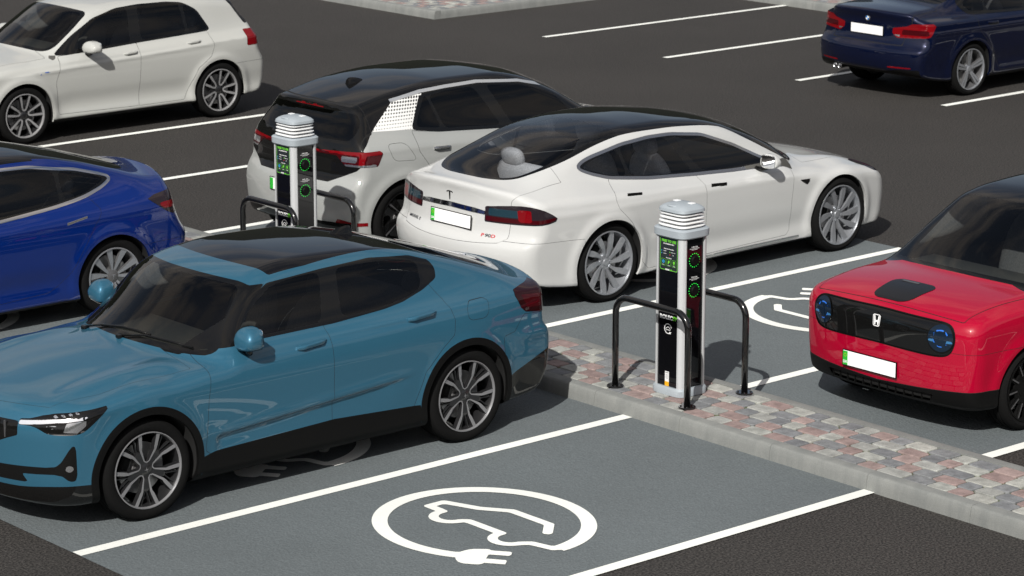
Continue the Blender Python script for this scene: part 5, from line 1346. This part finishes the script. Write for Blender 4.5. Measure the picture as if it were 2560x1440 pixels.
def dots_mat():
    m, nt, b, o = new_mat('dotted_white_panel'); b.inputs['Roughness'].default_value = .4; b.inputs['Coat Weight'].default_value = .6
    tc = nt.nodes.new('ShaderNodeTexCoord'); v = nt.nodes.new('ShaderNodeTexVoronoi'); v.inputs['Scale'].default_value = 34; v.inputs['Randomness'].default_value = 0; v.voronoi_dimensions = '2D'
    mp = nt.nodes.new('ShaderNodeMapping'); mp.inputs['Rotation'].default_value = (math.pi/2, 0, 0)
    sx = nt.nodes.new('ShaderNodeSeparateXYZ'); cx = nt.nodes.new('ShaderNodeCombineXYZ')
    nt.links.new(tc.outputs['Object'], sx.inputs[0])
    a = nt.nodes.new('ShaderNodeMath'); a.operation = 'MULTIPLY_ADD'; a.inputs[1].default_value = .55; nt.links.new(sx.outputs[2], a.inputs[0]); nt.links.new(sx.outputs[0], a.inputs[2])
    nt.links.new(a.outputs[0], cx.inputs[0]); nt.links.new(sx.outputs[2], cx.inputs[1]); nt.links.new(cx.outputs[0], v.inputs['Vector'])
    mr = nt.nodes.new('ShaderNodeMapRange'); mr.inputs[1].default_value = 1.15; mr.inputs[2].default_value = 1.48; mr.inputs[3].default_value = .12; mr.inputs[4].default_value = .40; nt.links.new(sx.outputs[2], mr.inputs[0])
    g = nt.nodes.new('ShaderNodeMath'); g.operation = 'LESS_THAN'; nt.links.new(v.outputs['Distance'], g.inputs[0]); nt.links.new(mr.outputs[0], g.inputs[1])
    mx = nt.nodes.new('ShaderNodeMix'); mx.data_type = 'RGBA'; mx.inputs[6].default_value = (.80, .80, .78, 1); mx.inputs[7].default_value = (.03, .03, .03, 1)
    nt.links.new(g.outputs[0], mx.inputs[0]); nt.links.new(mx.outputs[2], b.inputs['Base Color'])
    return m
M['dots'] = dots_mat(); M['white_trim'] = pbr('satin_white_trim', (.62, .64, .66), .25, metal=.6, coat=.5)

# ================================================================ red city car on the right
def car_hon():
    c = Car('parked_car', 'red city car with black nose panel and round lamps, facing the paving', 'car', 3.894, 2.538, .74, .315, .355,
        top=[(-.3, .82), (0, .875), (.12, .925), (.35, .983), (.6, 1.010), (.80, 1.025), (.88, 1.06), (1.25, 1.29), (1.60, 1.472), (1.85, 1.522), (2.3, 1.545), (2.9, 1.52), (3.4, 1.45), (3.8, 1.36)],
        crown=[(0, .10), (.8, .07), (1.6, .09), (2.3, .09), (3.3, .12), (3.9, .12)],
        lev=[(.19, .80, 0), (.26, .855, 0), (.40, .86, 0), (.60, .872, 0), (.78, .870, 0), ([(0, .87), (2, .92), (3.9, .95)], .850, 0),
             ([(0, .95), (1.0, .98), (2.2, 1.0), (3.9, 1.06)], .785, 1), ([(0, 1.33), (2, 1.42), (3.9, 1.36)], .63, 1), ([(0, 1.45), (2, 1.51), (3.9, 1.48)], .55, 1)],
        plan=[(0, .945), (.4, .985), (.8, 1.0), (3.2, 1.0), (3.9, .93)], gplan=[(.8, 1), (2.6, 1.0), (3.8, .92)],
        nose=[(.1, .20), (.2, .09), (.30, .045), (.40, .03), (.55, .02), (.75, .015), (.86, .03), (.95, .09)], tail=[(.1, 3.75), (.3, 3.88), (.6, 3.894), (.9, 3.85), (1.3, 3.70), (1.5, 3.6)],
        bot=[(0, .24), (.35, .20), (1, .18), (3.4, .18), (3.9, .27)], kf=.26, kr=.12, kxf=(.85, 1.5), kxr=(2.8, 3.5), nbow=(.17, 3.0), tbow=(.15, 2.8),
        flare=.018, k_top=.085, k_end=.085, h=.020, arch_in=.58)
    c.ws_top = 1.60
    c.mesh(); arch_parts(c); sill_dark(c)
    pan = [(0, .625), (.56, .612), (.645, .635), (.682, .71), (.685, .785), (.655, .840), (.60, .862), (.5, .868), (0, .880)]
    circ = lambda r, yy=.572, zz=.752: (lambda x, y, z, a, b, d: np.maximum(np.sqrt((y-yy)**2+(z-zz)**2)-r, x-.7))
    c.ring('lamp_bezel', circ(.103), .004, 'black_plastic', 's', .003)
    c.region('daylight_ring', both(circ(.066), lambda *q: -circ(.054)(*q)), 'blue_ring', 's', .001)
    c.region('headlight', circ(.0538), 'smoke_blue', 's', .002)
    c.region('headlight_strip', both(circ(.097), zlt(.742), zgt(.722)), 'blue_glass', 's', .003); c.region('headlight_surround', circ(.099), 'smoke_blue', 's', .003)
    c.ring('panel_edge', front(pan, 2), .004, 'black_plastic', 'c', .002)
    c.region('nose_panel', front(pan, 2), 'black_gloss', 'c', -.004)
    c.region('lower_grille', both(front([(0, .252), (.48, .265), (.52, .318), (0, .322)])), 'dark_void', 'c', -.02)
    c.region('bumper_skirt', lambda x, y, z, a, b, d: np.maximum(z-.335-.045*y, x-.62), 'black_plastic', 'c', gap=.0025)
    c.region('charge_port', both(lambda x, y, z, a, b, d: sdpoly([(.13, -.175), (.13, .175), (.47, .21), (.47, -.21)], 0, 2, .05)(x, y), zgt(.8)), 'port_black', 'c', .003)
    glazing(c, ws=[(.815, 0), (.815, .66), (.87, .745), (1.2, .69), (1.60, .60), (1.60, 0)], rw=[(3.3, 0), (3.3, .55), (3.7, .5), (3.7, 0)], roof=[(1.605, 0), (1.605, .60), (3.29, .56), (3.29, 0)],
            dlo=[(1.05, .985), (2.2, 1.0), (3.2, 1.03), (3.3, 1.15), (3.2, 1.38), (2.0, 1.43), (1.65, 1.38)], wins=[[(1.3, 1.02), (2.1, 1.03), (2.1, 1.40), (1.70, 1.36)], [(2.2, 1.03), (3.0, 1.05), (3.1, 1.36), (2.2, 1.40)]])
    c.region('roof_edge', lambda x, y, z, a, b, d: np.maximum(np.maximum(1.30-z, 1.2-x), 0*z-1), 'black_gloss', 'c')
    c.region('pillar_trim', both(side([(.86, .985), (1.10, .985), (1.70, 1.38), (1.62, 1.47), (1.2, 1.28)]), ygt(.5), zgt(.985)), 'frit', 's')
    g = .003
    c.region('front_door', both(side([(1.16, .99), (1.10, .70), (1.16, .30), (2.2, .28), (2.25, 1.0)]), ygt(.6)), 'P', 's', gap=g)
    c.region('bonnet', both(lambda x, y, z, a, b, d: np.maximum(np.maximum(x-.90, .105+.14*y**3-x), y-(.70+.06*x)), zgt(.7)), 'P', 'c', gap=g)
    c.region('front_bumper', both(lambda x, y, z, a, b, d: np.maximum(z-.655, x-.64)), 'P', 'c', gap=.0016)
    swapP(c, 'Phon'); M['Phon'] = paint('red_paint', (.37, .0003, .022), metal=.0, rough=.35, flake=.03)
    c.build((15.17+3.894/2, 13.50, 0), 0, M['Phon'])
    wheels(c, 'hon', .245, .215, .870, rot=(6, 0))
    cabin(c, 1.15, 1.95, 2.7, zseat=.60, dash_mat='dash_light')
    plate(c, 'n', .443, dx=.018, off=0.0, y0=.06)
    T = surf_frame(c, c.xsolve(.0, .785, 'n'), .0, .785, .003)
    hb = MB(); hb.T = T; s = .047
    O = [(-.80, .72), (-.55, .95), (.55, .95), (.80, .72), (.66, -.78), (.45, -.95), (-.45, -.95), (-.66, -.78)]; I = [(x*.83, y*.86) for x, y in O]; n = len(O)
    hb.add([(x*s, y*s, .003) for x, y in O+I], [(i, (i+1) % n, n+(i+1) % n, n+i) for i in range(n)])
    hb.prism([(x*s, y*s) for x, y in [(-.58, .70), (-.34, .70), (-.24, .02), (.24, .02), (.34, .70), (.58, .70), (.42, -.72), (.22, -.72), (.16, -.28), (-.16, -.28), (-.22, -.72), (-.42, -.72)]][::-1], 0, .003)
    hb.build('maker_badge', M['badge_white'], c.root)
    m = MB(); m.lathe([(0, .002), (.009, .002), (.011, 0)], n=14); m.T = None
    o = m.build('nose_camera', M['black_plastic'], c.root); o.location = (c.xsolve(0, .84, 'n')-c.L/2+.001, 0, .840); o.rotation_euler = (0, -math.pi/2, 0)
    for yy, zz, hw in ((0, .0, .15),):
        pass
    m = MB(); xx = c.L/2
    for k in range(-6, 7): m.box((c.xsolve(abs(k*.08), .285, 'n')-xx+.018, k*.08, .287), (.02, .006, .062))
    m.build('grille_slat', M['black_plastic'], c.root)
    m = MB(); z0 = c.zsolve(.50, 0); T = Matrix.Translation((.44-xx, .05, c.zsolve(.44, 0)+.006)) @ Matrix.Rotation(-math.atan2(c.zsolve(.55, 0)-c.zsolve(.45, 0), .1), 4, 'Y'); m.T = T; m.box((0, 0, 0), (.025, .16, .003)); m.build('port_light', M['alloy_grey'], c.root)
    return c
M['blue_glass'] = pbr('blue_lamp_strip', (.04, .16, .34), .1, coat=1); M['port_black'] = pbr('satin_black_flap', (.006, .006, .007), .30, spec=.5); M['blue_ring'] = pbr('blue_lamp_ring', (.03, .16, .65), .2, coat=1); M['smoke_blue'] = pbr('dark_projector_lens', (.006, .014, .028), .05, coat=1.0)

# ================================================================ white hatchback top left
def car_golf():
    c = Car('parked_car', 'white hatchback with two-tone alloy wheels in the top left corner', 'car', 4.255, 2.637, .85, .325, .365,
        top=[(-.3, .66), (0, .74), (.15, .82), (.5, .905), (.9, .965), (1.08, .99), (1.16, 1.03), (1.5, 1.24), (1.80, 1.40), (2.05, 1.443), (2.45, 1.46), (2.9, 1.447), (3.4, 1.41), (3.85, 1.352), (4.0, 1.33)],
        crown=[(0, .10), (1.0, .10), (1.6, .13), (2.3, .11), (3.3, .10), (4.1, .10)],
        lev=[(.19, .80, 0), (.25, .875, 0), (.36, .865, 0), (.55, .885, 0), (.76, .893, 0), ([(0, .82), (1, .85), (4.2, .90)], .878, 0),
             ([(0, .90), (1.3, .93), (2.5, .975), (3.5, 1.01), (4.2, 1.02)], .805, 1), ([(0, 1.30), (2.8, 1.385), (4.2, 1.33)], .625, 1), ([(0, 1.40), (2.8, 1.46), (4.2, 1.43)], .555, 1)],
        plan=[(0, .93), (.4, .97), (.9, 1.0), (3.3, 1.0), (3.8, .975), (4.25, .92)], gplan=[(1, 1), (2.6, 1.0), (3.3, .98), (3.9, .92), (4.2, .9)],
        nose=[(.1, .12), (.2, .04), (.3, .01), (.45, .0), (.6, .01), (.75, .05), (.9, .14)], tail=[(.1, 4.10), (.25, 4.19), (.40, 4.25), (.58, 4.255), (.66, 4.23), (.75, 4.18), (.9, 4.16), (1.03, 4.12), (1.24, 3.96), (1.29, 3.95), (1.33, 3.99), (1.5, 4.0)],
        bot=[(0, .20), (.35, .18), (1, .175), (3.6, .18), (4.2, .26)], kf=.36, kr=.10, kxf=(1.05, 1.85), kxr=(3.2, 3.9), tbow=(.11, 3.2),
        flare=.020, k_top=.08, h=.024, arch_in=.58,
        wmods=[shoulder(.014, [(.8, .775), (1.16, .80), (2.3, .845), (3.2, .882), (4.2, .92)], .5, 4.4, .02), lambda x, z: -.012*sstep(1.2, 1.5, x)*sstep(3.2, 2.9, x)*bump(z-.42, .12)+.008*bump(z-(.785+.088*(x-1.16)/2.1), .022)*sstep(.9, 1.3, x)*sstep(3.6, 3.2, x)])
    c.ws_top = 1.80
    c.mesh(); arch_parts(c); sill_dark(c)
    glazing(c, ws=[(1.12, 0), (1.12, .60), (1.20, .67), (1.5, .635), (1.79, .575), (1.79, 0)], rw=None, roof=None,
            dlo=[(1.31, .935), (1.60, .938), (1.89, .95), (2.53, .985), (3.46, 1.025), (3.33, 1.265), (3.16, 1.36), (2.95, 1.385), (2.55, 1.392), (2.233, 1.375), (1.905, 1.295), (1.60, 1.13)],
            wins=[[(1.62, .962), (2.33, .992), (2.38, 1.375), (2.22, 1.36), (1.92, 1.285), (1.70, 1.16)], [(2.48, .998), (3.10, 1.025), (3.10, 1.355), (2.95, 1.37), (2.52, 1.378)], [(3.14, 1.03), (3.43, 1.04), (3.31, 1.25), (3.15, 1.345)]])
    c.region('rear_window', both(rear([(0, 1.07), (.58, 1.06), (.53, 1.27), (0, 1.30)], 0, 3.7)), 'frit', 'c')
    c.region('spoiler_side', both(lambda x, y, z, a, b, d: (3.835+(1.30-z)*.62)-x, zgt(1.045), zlt(1.315), ygt(.50)), 'frit', 's')
    c.region('tail_light', both(side([(3.92, .985), (4.5, .985), (4.5, .81), (3.90, .81)]), ygt(.45), xgt(3.6)), 'red_lens', 's', .003)
    c.region('headlight', both(side([(-.2, .62), (.3, .64), (.55, .78), (.3, .79), (-.2, .74)]), ygt(.40), xlt(.8)), 'lamp_clear', 's')
    c.region('grille', front([(0, .63), (.42, .63), (.42, .71), (0, .72)]), 'black_gloss', 'c'); c.region('front_intake', front([(0, .24), (.70, .26), (.72, .42), (0, .44)]), 'black_plastic', 'c')
    c.region('fender_badge', both(side([(1.05, .762), (1.175, .775), (1.175, .793), (1.08, .787)]), ygt(.7)), 'blue_glow', 's', .003)
    g = .002
    c.region('front_door', both(side([(1.36, .93), (1.26, .66), (1.29, .29), (2.36, .27), (2.40, .98)]), ygt(.6)), 'P', 's', gap=g)
    c.region('rear_door', both(side([(2.40, .98), (2.36, .27), (2.98, .27), (3.06, .42), (3.18, .62), (3.36, .74), (3.42, .85), (3.40, 1.02)]), ygt(.6)), 'P', 's', gap=g)
    c.region('bonnet', both(lambda x, y, z, a, b, d: np.maximum(np.maximum(x-1.22, .14+.3*y**2.2-x), y-(.66+.06*x)), zgt(.6)), 'P', 'c', gap=g)
    c.region('rear_bumper', both(lambda x, y, z, a, b, d: np.maximum(z-.62, 3.70-x)), 'P', 'c', gap=.0016)
    swapP(c, 'Pgolf'); M['Pgolf'] = paint('plain_white_paint', (.47, .475, .45), metal=.0, rough=.35, flake=.03)
    c.build((16.24-.85+4.255/2, 27.97, 0), 0, M['Pgolf'])
    wheels(c, 'golf', .245, .225, .885, rot=(3, 20))
    cabin(c, 1.5, 2.25, 3.0, zseat=.52)
    door_mirror(c, 1.72, .95, paint_mat=M['Pgolf'], size=(.19, .26, .15), out=.0)
    handle(c, 2.18, 2.365, .882, .892, 'bar', M['Pgolf'], 'front_door'); handle(c, 3.06, 3.25, .918, .926, 'bar', M['Pgolf'], 'rear_door')
    return c

# ================================================================ bright blue saloon on the left
def car_m3():
    c = Car('parked_car', 'bright blue saloon with chrome window trim and silver wheels, left of the paving', 'car', 4.694, 2.875, .84, .335, .372,
        top=[(-.3, .56), (0, .63), (.12, .70), (.35, .78), (.7, .86), (1.0, .915), (1.15, .945), (1.35, 1.04), (1.75, 1.24), (2.1, 1.36), (2.5, 1.43), (2.8, 1.443), (3.1, 1.43), (3.6, 1.335), (4.05, 1.205), (4.25, 1.145), (4.40, 1.115), (4.48, 1.112), (4.56, 1.125), (4.7, 1.14)],
        crown=[(0, .08), (1.0, .10), (1.6, .13), (2.3, .12), (3.3, .12), (4.1, .12), (4.6, .14)],
        lev=[(.16, .84, 0), (.21, .895, 0), (.34, .90, 0), (.55, .920, 0), (.74, .925, 0), ([(0, .82), (1, .84), (3, .89), (4.7, .93)], .900, 0),
             ([(0, .86), (1.6, .90), (2.7, .935), (3.6, 1.02), (4.2, 1.10), (4.7, 1.12)], .815, 1), ([(0, 1.20), (3, 1.36), (4.4, 1.28)], .635, 1), ([(0, 1.32), (3, 1.45), (4.4, 1.42)], .56, 1)],
        plan=[(0, .90), (.4, .955), (.95, .99), (3.4, 1.0), (3.9, .995), (4.3, .955), (4.7, .88)], gplan=[(1, 1), (2.6, 1.0), (3.3, .97), (3.9, .88), (4.3, .84), (4.7, .85)],
        nose=[(.1, .14), (.2, .05), (.3, .01), (.45, .0), (.6, .02), (.72, .09), (.9, .25)], tail=[(.1, 4.48), (.25, 4.60), (.42, 4.68), (.60, 4.694), (.70, 4.64), (.85, 4.58), (.98, 4.545), (1.06, 4.53), (1.11, 4.55), (1.3, 4.60)],
        bot=[(0, .19), (.35, .165), (1, .155), (3.7, .16), (4.3, .21), (4.7, .30)], kf=.36, kr=.20, kxf=(1.1, 1.95), kxr=(3.0, 4.0), nbow=(.24, 2.4), tbow=(.24, 2.4),
        flare=.018, k_top=.08, h=.022, arch_in=.60,
        wmods=[shoulder(.014, [(.8, .79), (1.5, .80), (2.7, .872), (3.6, .94), (4.3, 1.0), (5, 1.02)], .8, 4.9, .03), lambda x, z: -.018*sstep(1.2, 1.8, x)*sstep(3.45, 3.0, x)*bump(z-.38, .10)+.007*bump(z-(.82+.05*(x-1)/3), .03)])
    c.ws_top = 1.9
    c.mesh(); arch_parts(c); sill_dark(c)
    glazing(c, ws=[(1.15, 0), (1.15, .66), (1.25, .76), (1.70, .68), (2.0, .60), (2.0, 0)], rw=[(2.9, 0), (2.9, .57), (3.6, .545), (4.05, .51), (4.18, .42), (4.18, 0)], roof=[(2.05, 0), (2.05, .60), (2.83, .595), (3.15, .585), (3.15, 0)],
            dlo=[(1.50, .895), (2.2, .915), (2.71, .940), (3.2, .982), (3.44, 1.012), (3.577, 1.035), (3.75, 1.08), (3.875, 1.14), (3.778, 1.178), (3.5, 1.255), (3.331, 1.278), (3.074, 1.325), (2.80, 1.335), (2.4, 1.32), (2.0, 1.22), (1.7, 1.04)], trim=.012, trim_mat='chrome',
            wins=[[(1.8, .93), (2.5, .955), (2.5, 1.32), (2.05, 1.22)], [(2.62, .96), (3.30, 1.015), (3.30, 1.265), (3.0, 1.312), (2.62, 1.318)], [(3.34, 1.022), (3.56, 1.055), (3.72, 1.105), (3.80, 1.14), (3.70, 1.18), (3.34, 1.262)]], rw_glass='frit')
    c.region('tail_light_core', both(side([(4.18, .900), (4.27, .912), (4.60, .90), (4.60, .85), (4.25, .857)]), ygt(.5), xgt(4.1)), 'red_lens', 's', .004)
    c.region('tail_light', both(side([(4.093, .952), (4.17, .974), (4.31, .988), (4.9, .99), (4.9, .80), (4.334, .800), (4.257, .835), (4.148, .912)]), ygt(.36), xgt(4.0)), 'smoke', 's', .002)
    g = .003
    g = .0018; c.region('front_door', both(side([(1.55, .90), (1.50, .60), (1.58, .28), (2.45, .27), (2.48, .935)]), ygt(.6)), 'P', 's', gap=g)
    c.region('rear_door', both(side([(2.48, .935), (2.45, .27), (2.6, .272), (3.067, .297), (3.163, .342), (3.287, .446), (3.377, .591), (3.532, .816), (3.60, .90), (3.612, .94), (3.577, 1.03), (3.2, .98)]), ygt(.6)), 'P', 's', gap=g)
    c.region('bonnet', both(lambda x, y, z, a, b, d: np.maximum(np.maximum(x-1.25, .16+.32*y**2.2-x), y-(.60+.10*x)), zgt(.6)), 'P', 'c', gap=g)
    c.region('boot_lid', both(lambda x, y, z, a, b, d: np.maximum(np.maximum(y-.56, 4.23-x), .74-z)), 'P', 'c', gap=g)
    c.region('rear_bumper', both(lambda x, y, z, a, b, d: np.maximum(z-.575, 3.99-x)), 'P', 'c', gap=.0014)
    swapP(c, 'Pm3'); M['Pm3'] = paint('bright_blue_paint', (.001, .018, .150), metal=.2, rough=.32, flake=.08)
    c.build((9.861-.84+4.694/2, 20.80, 0), 0, M['Pm3'])
    wheels(c, 'm3', .250, .235, .905, rot=(0, 8))
    for k, o in enumerate([o for o in c.root.children if o.name.startswith('wheel')]):
        pass
    cabin(c, 1.7, 2.4, 3.15, zseat=.50)
    door_mirror(c, 1.80, .92, paint_mat=M['Pm3'])
    for k, (x0, x1, z0, z1) in enumerate(((3.255, 3.46, .858, .888), (2.20, 2.40, .84, .865))):
        pr = 'rear_door' if k == 0 else 'front_door'
        handle(c, x0, x1, z0, z1, 'flush', M['satin'], pr, hh=.012)
    return c

# ================================================================ dark blue saloon top right
def car_bmw():
    c = Car('parked_car', 'dark navy saloon seen from behind, in the top right corner', 'car', 4.624, 2.81, .78, .325, .362,
        top=[(-.3, .60), (0, .68), (.12, .75), (.35, .83), (.7, .91), (1.1, .965), (1.25, .99), (1.6, 1.18), (2.0, 1.35), (2.4, 1.42), (2.7, 1.429), (3.1, 1.39), (3.5, 1.28), (3.88, 1.135), (4.05, 1.105), (4.3, 1.09), (4.5, 1.07), (4.58, 1.06), (4.7, 1.05)],
        crown=[(0, .08), (1.0, .10), (1.6, .13), (2.3, .12), (3.3, .12), (4.1, .07), (4.6, .08)],
        lev=[(.18, .82, 0), (.24, .87, 0), (.36, .875, 0), (.55, .895, 0), (.76, .905, 0), ([(0, .84), (1, .87), (3, .90), (4.6, .93)], .890, 0),
             ([(0, .90), (1.3, .93), (3.4, .99), (4.6, 1.01)], .815, 1), ([(0, 1.25), (2.8, 1.36), (4.2, 1.30)], .635, 1), ([(0, 1.35), (2.8, 1.44), (4.2, 1.42)], .56, 1)],
        plan=[(0, .92), (.4, .965), (.9, .99), (3.6, 1.0), (4.1, .985), (4.6, .925)], gplan=[(1, 1), (2.6, 1.0), (3.3, .96), (3.9, .88), (4.2, .87), (4.6, .9)],
        nose=[(.1, .12), (.2, .04), (.3, .01), (.45, .0), (.6, .01), (.75, .05), (.9, .14)], tail=[(.1, 4.45), (.22, 4.55), (.36, 4.60), (.50, 4.624), (.60, 4.62), (.66, 4.56), (.75, 4.52), (.92, 4.50), (1.02, 4.53), (1.08, 4.57), (1.2, 4.6)],
        bot=[(0, .20), (.35, .18), (1, .17), (3.7, .18), (4.2, .24), (4.62, .36)], kf=.36, kr=.16, kxf=(1.1, 1.9), kxr=(3.0, 3.8), tbow=(.20, 2.6),
        flare=.018, k_top=.085, h=.024, arch_in=.58,
        wmods=[lambda x, z: -.012*sstep(1.2, 1.6, x)*sstep(3.3, 3.0, x)*bump(z-.38, .10)+.008*bump(z-.815, .022)])
    c.ws_top = 2.0
    c.mesh(); arch_parts(c); sill_dark(c)
    glazing(c, ws=[(1.20, 0), (1.20, .66), (1.30, .74), (1.70, .68), (2.0, .60), (2.0, 0)], rw=[(3.15, 0), (3.15, .52), (3.6, .55), (3.84, .56), (3.92, .50), (3.92, 0)], roof=None,
            dlo=[(1.45, .93), (2.5, .96), (3.45, .985), (3.56, 1.0), (3.66, 1.12), (3.45, 1.25), (3.1, 1.34), (2.6, 1.37), (2.1, 1.29), (1.7, 1.10)], trim=.010, trim_mat='black_gloss',
            wins=[[(1.7, .955), (2.42, .98), (2.42, 1.34), (2.1, 1.28)], [(2.54, .985), (3.2, 1.0), (3.2, 1.30), (2.56, 1.355)], [(3.24, 1.0), (3.50, 1.02), (3.58, 1.11), (3.24, 1.28)]], rw_glass='glass_dark')
    tl = both(lambda x, y, z, a, b, d: np.maximum(np.maximum(z-np.interp(y, [.40, .58, .645, .9], [.868, .900, .932, .938]), np.interp(y, [.40, .46, .8, .95], [.800, .755, .768, .80])-z), 4.245+.62*np.clip(.905-z, 0, 1)+1.2*np.clip(z-.915, 0, 1)-x), ygt(.39), xgt(4.0))
    c.region('tail_light_core', both(tl, side([(4.0, .772), (4.9, .772), (4.9, .793), (4.0, .793)]), ylt(.50), ygt(.41)), 'lamp_clear', 's', .003)
    c.region('tail_light_core', both(tl, side([(4.34, .862), (4.9, .872), (4.9, .878), (4.34, .868)]), ygt(.47)), 'lamp_pink', 's', .004)
    c.region('tail_light_shade', both(tl, zlt(.857), zgt(.795), ygt(.52), xgt(4.33)), 'red_dark', 's', .003)
    c.region('tail_light', tl, 'red_lens', 's', .003)
    c.region('bumper_skirt', lambda x, y, z, a, b, d: np.maximum(np.maximum(z-.345-.04*sstep(.3, .6, y), 4.3-x), y-.80), 'black_plastic', 'c')
    c.region('rear_reflector', both(rear([(.40, .395), (.71, .398), (.71, .42), (.40, .417)], 0, 4.2)), 'red_lens', 's', .002)
    g = .003
    c.region('front_door', both(side([(1.45, .93), (1.38, .60), (1.42, .28), (2.46, .26), (2.48, .96)]), ygt(.6)), 'P', 's', gap=g)
    c.region('rear_door', both(side([(2.48, .96), (2.46, .26), (3.02, .26), (3.14, .45), (3.30, .64), (3.45, .78), (3.50, .90), (3.46, .985)]), ygt(.6)), 'P', 's', gap=g)
    c.region('boot_lid', both(lambda x, y, z, a, b, d: np.maximum(np.maximum(y-(.64-.08*sstep(.9, .7, z)), 3.97-x), .67-z)), 'P', 'c', gap=.004)
    c.region('bonnet', both(lambda x, y, z, a, b, d: np.maximum(np.maximum(x-1.25, .16+.32*y**2.2-x), y-(.60+.10*x)), zgt(.6)), 'P', 'c', gap=g)
    swapP(c, 'Pbmw'); M['Pbmw'] = paint('navy_paint', (.0008, .0035, .022), metal=.3, rough=.3, flake=.08)
    c.build((29.50+.78-4.624/2, 23.21, 0), math.pi, M['Pbmw'])
    wheels(c, 'bmw', .250, .235, .890, rot=(0, 3))
    cabin(c, 1.75, 2.4, 3.15, zseat=.50)
    door_mirror(c, 1.75, .95, paint_mat=M['Pbmw'])
    handle(c, 2.15, 2.36, .86, .868, 'bar', M['Pbmw'], 'front_door'); handle(c, 3.12, 3.33, .872, .88, 'bar', M['Pbmw'], 'rear_door')
    plate(c, 't', .815, dx=4.525, off=0., green=False, letters=False, y0=.01)
    m = MB(); x0 = c.xsolve(0, .950, 't')-c.L/2
    m.m = 0; m.lathe([(0, .004), (.036, .004), (.041, .001), (.041, -.004)], (x0+.004, 0, .950), 'x', 24)
    m.m = 1
    for q in (0, 2):
        V = [(x0+.0095, 0, .950)]+[(x0+.0095, .025*math.cos(R_(q*90+k*15)), .950+.025*math.sin(R_(q*90+k*15))) for k in range(7)]; m.add(V, [(0, k, k+1) for k in range(1, 7)])
    m.m = 2
    for q in (1, 3):
        V = [(x0+.0095, 0, .950)]+[(x0+.0095, .025*math.cos(R_(q*90+k*15)), .950+.025*math.sin(R_(q*90+k*15))) for k in range(7)]; m.add(V, [(0, k, k+1) for k in range(1, 7)])
    m.build('maker_badge', [M['satin'], M['badge_white'], M['badge_blue']], c.root)
    for k in (0, 1):
        m = MB(); y = -.40-k*.075
        m.lathe([(.028, -.10), (.032, .0), (.032, .012), (.027, .012), (.025, -.06)], (4.545-c.L/2, y, .315), 'x', 20); m.build('exhaust_tip', M['chrome'], c.root, smooth=True)
    return c
M['lamp_pink'] = pbr('pale_lamp_strip', (.6, .35, .4), .2, coat=1); M['badge_blue'] = pbr('badge_blue', (.02, .2, .6), .3)
import os
CARS = []
for fn in [car_pol]+[globals()[k] for k in ('car_ms', 'car_id', 'car_hon', 'car_golf', 'car_m3', 'car_bmw') if k in globals()]:
    c = fn(); c.place(); CARS.append(c)
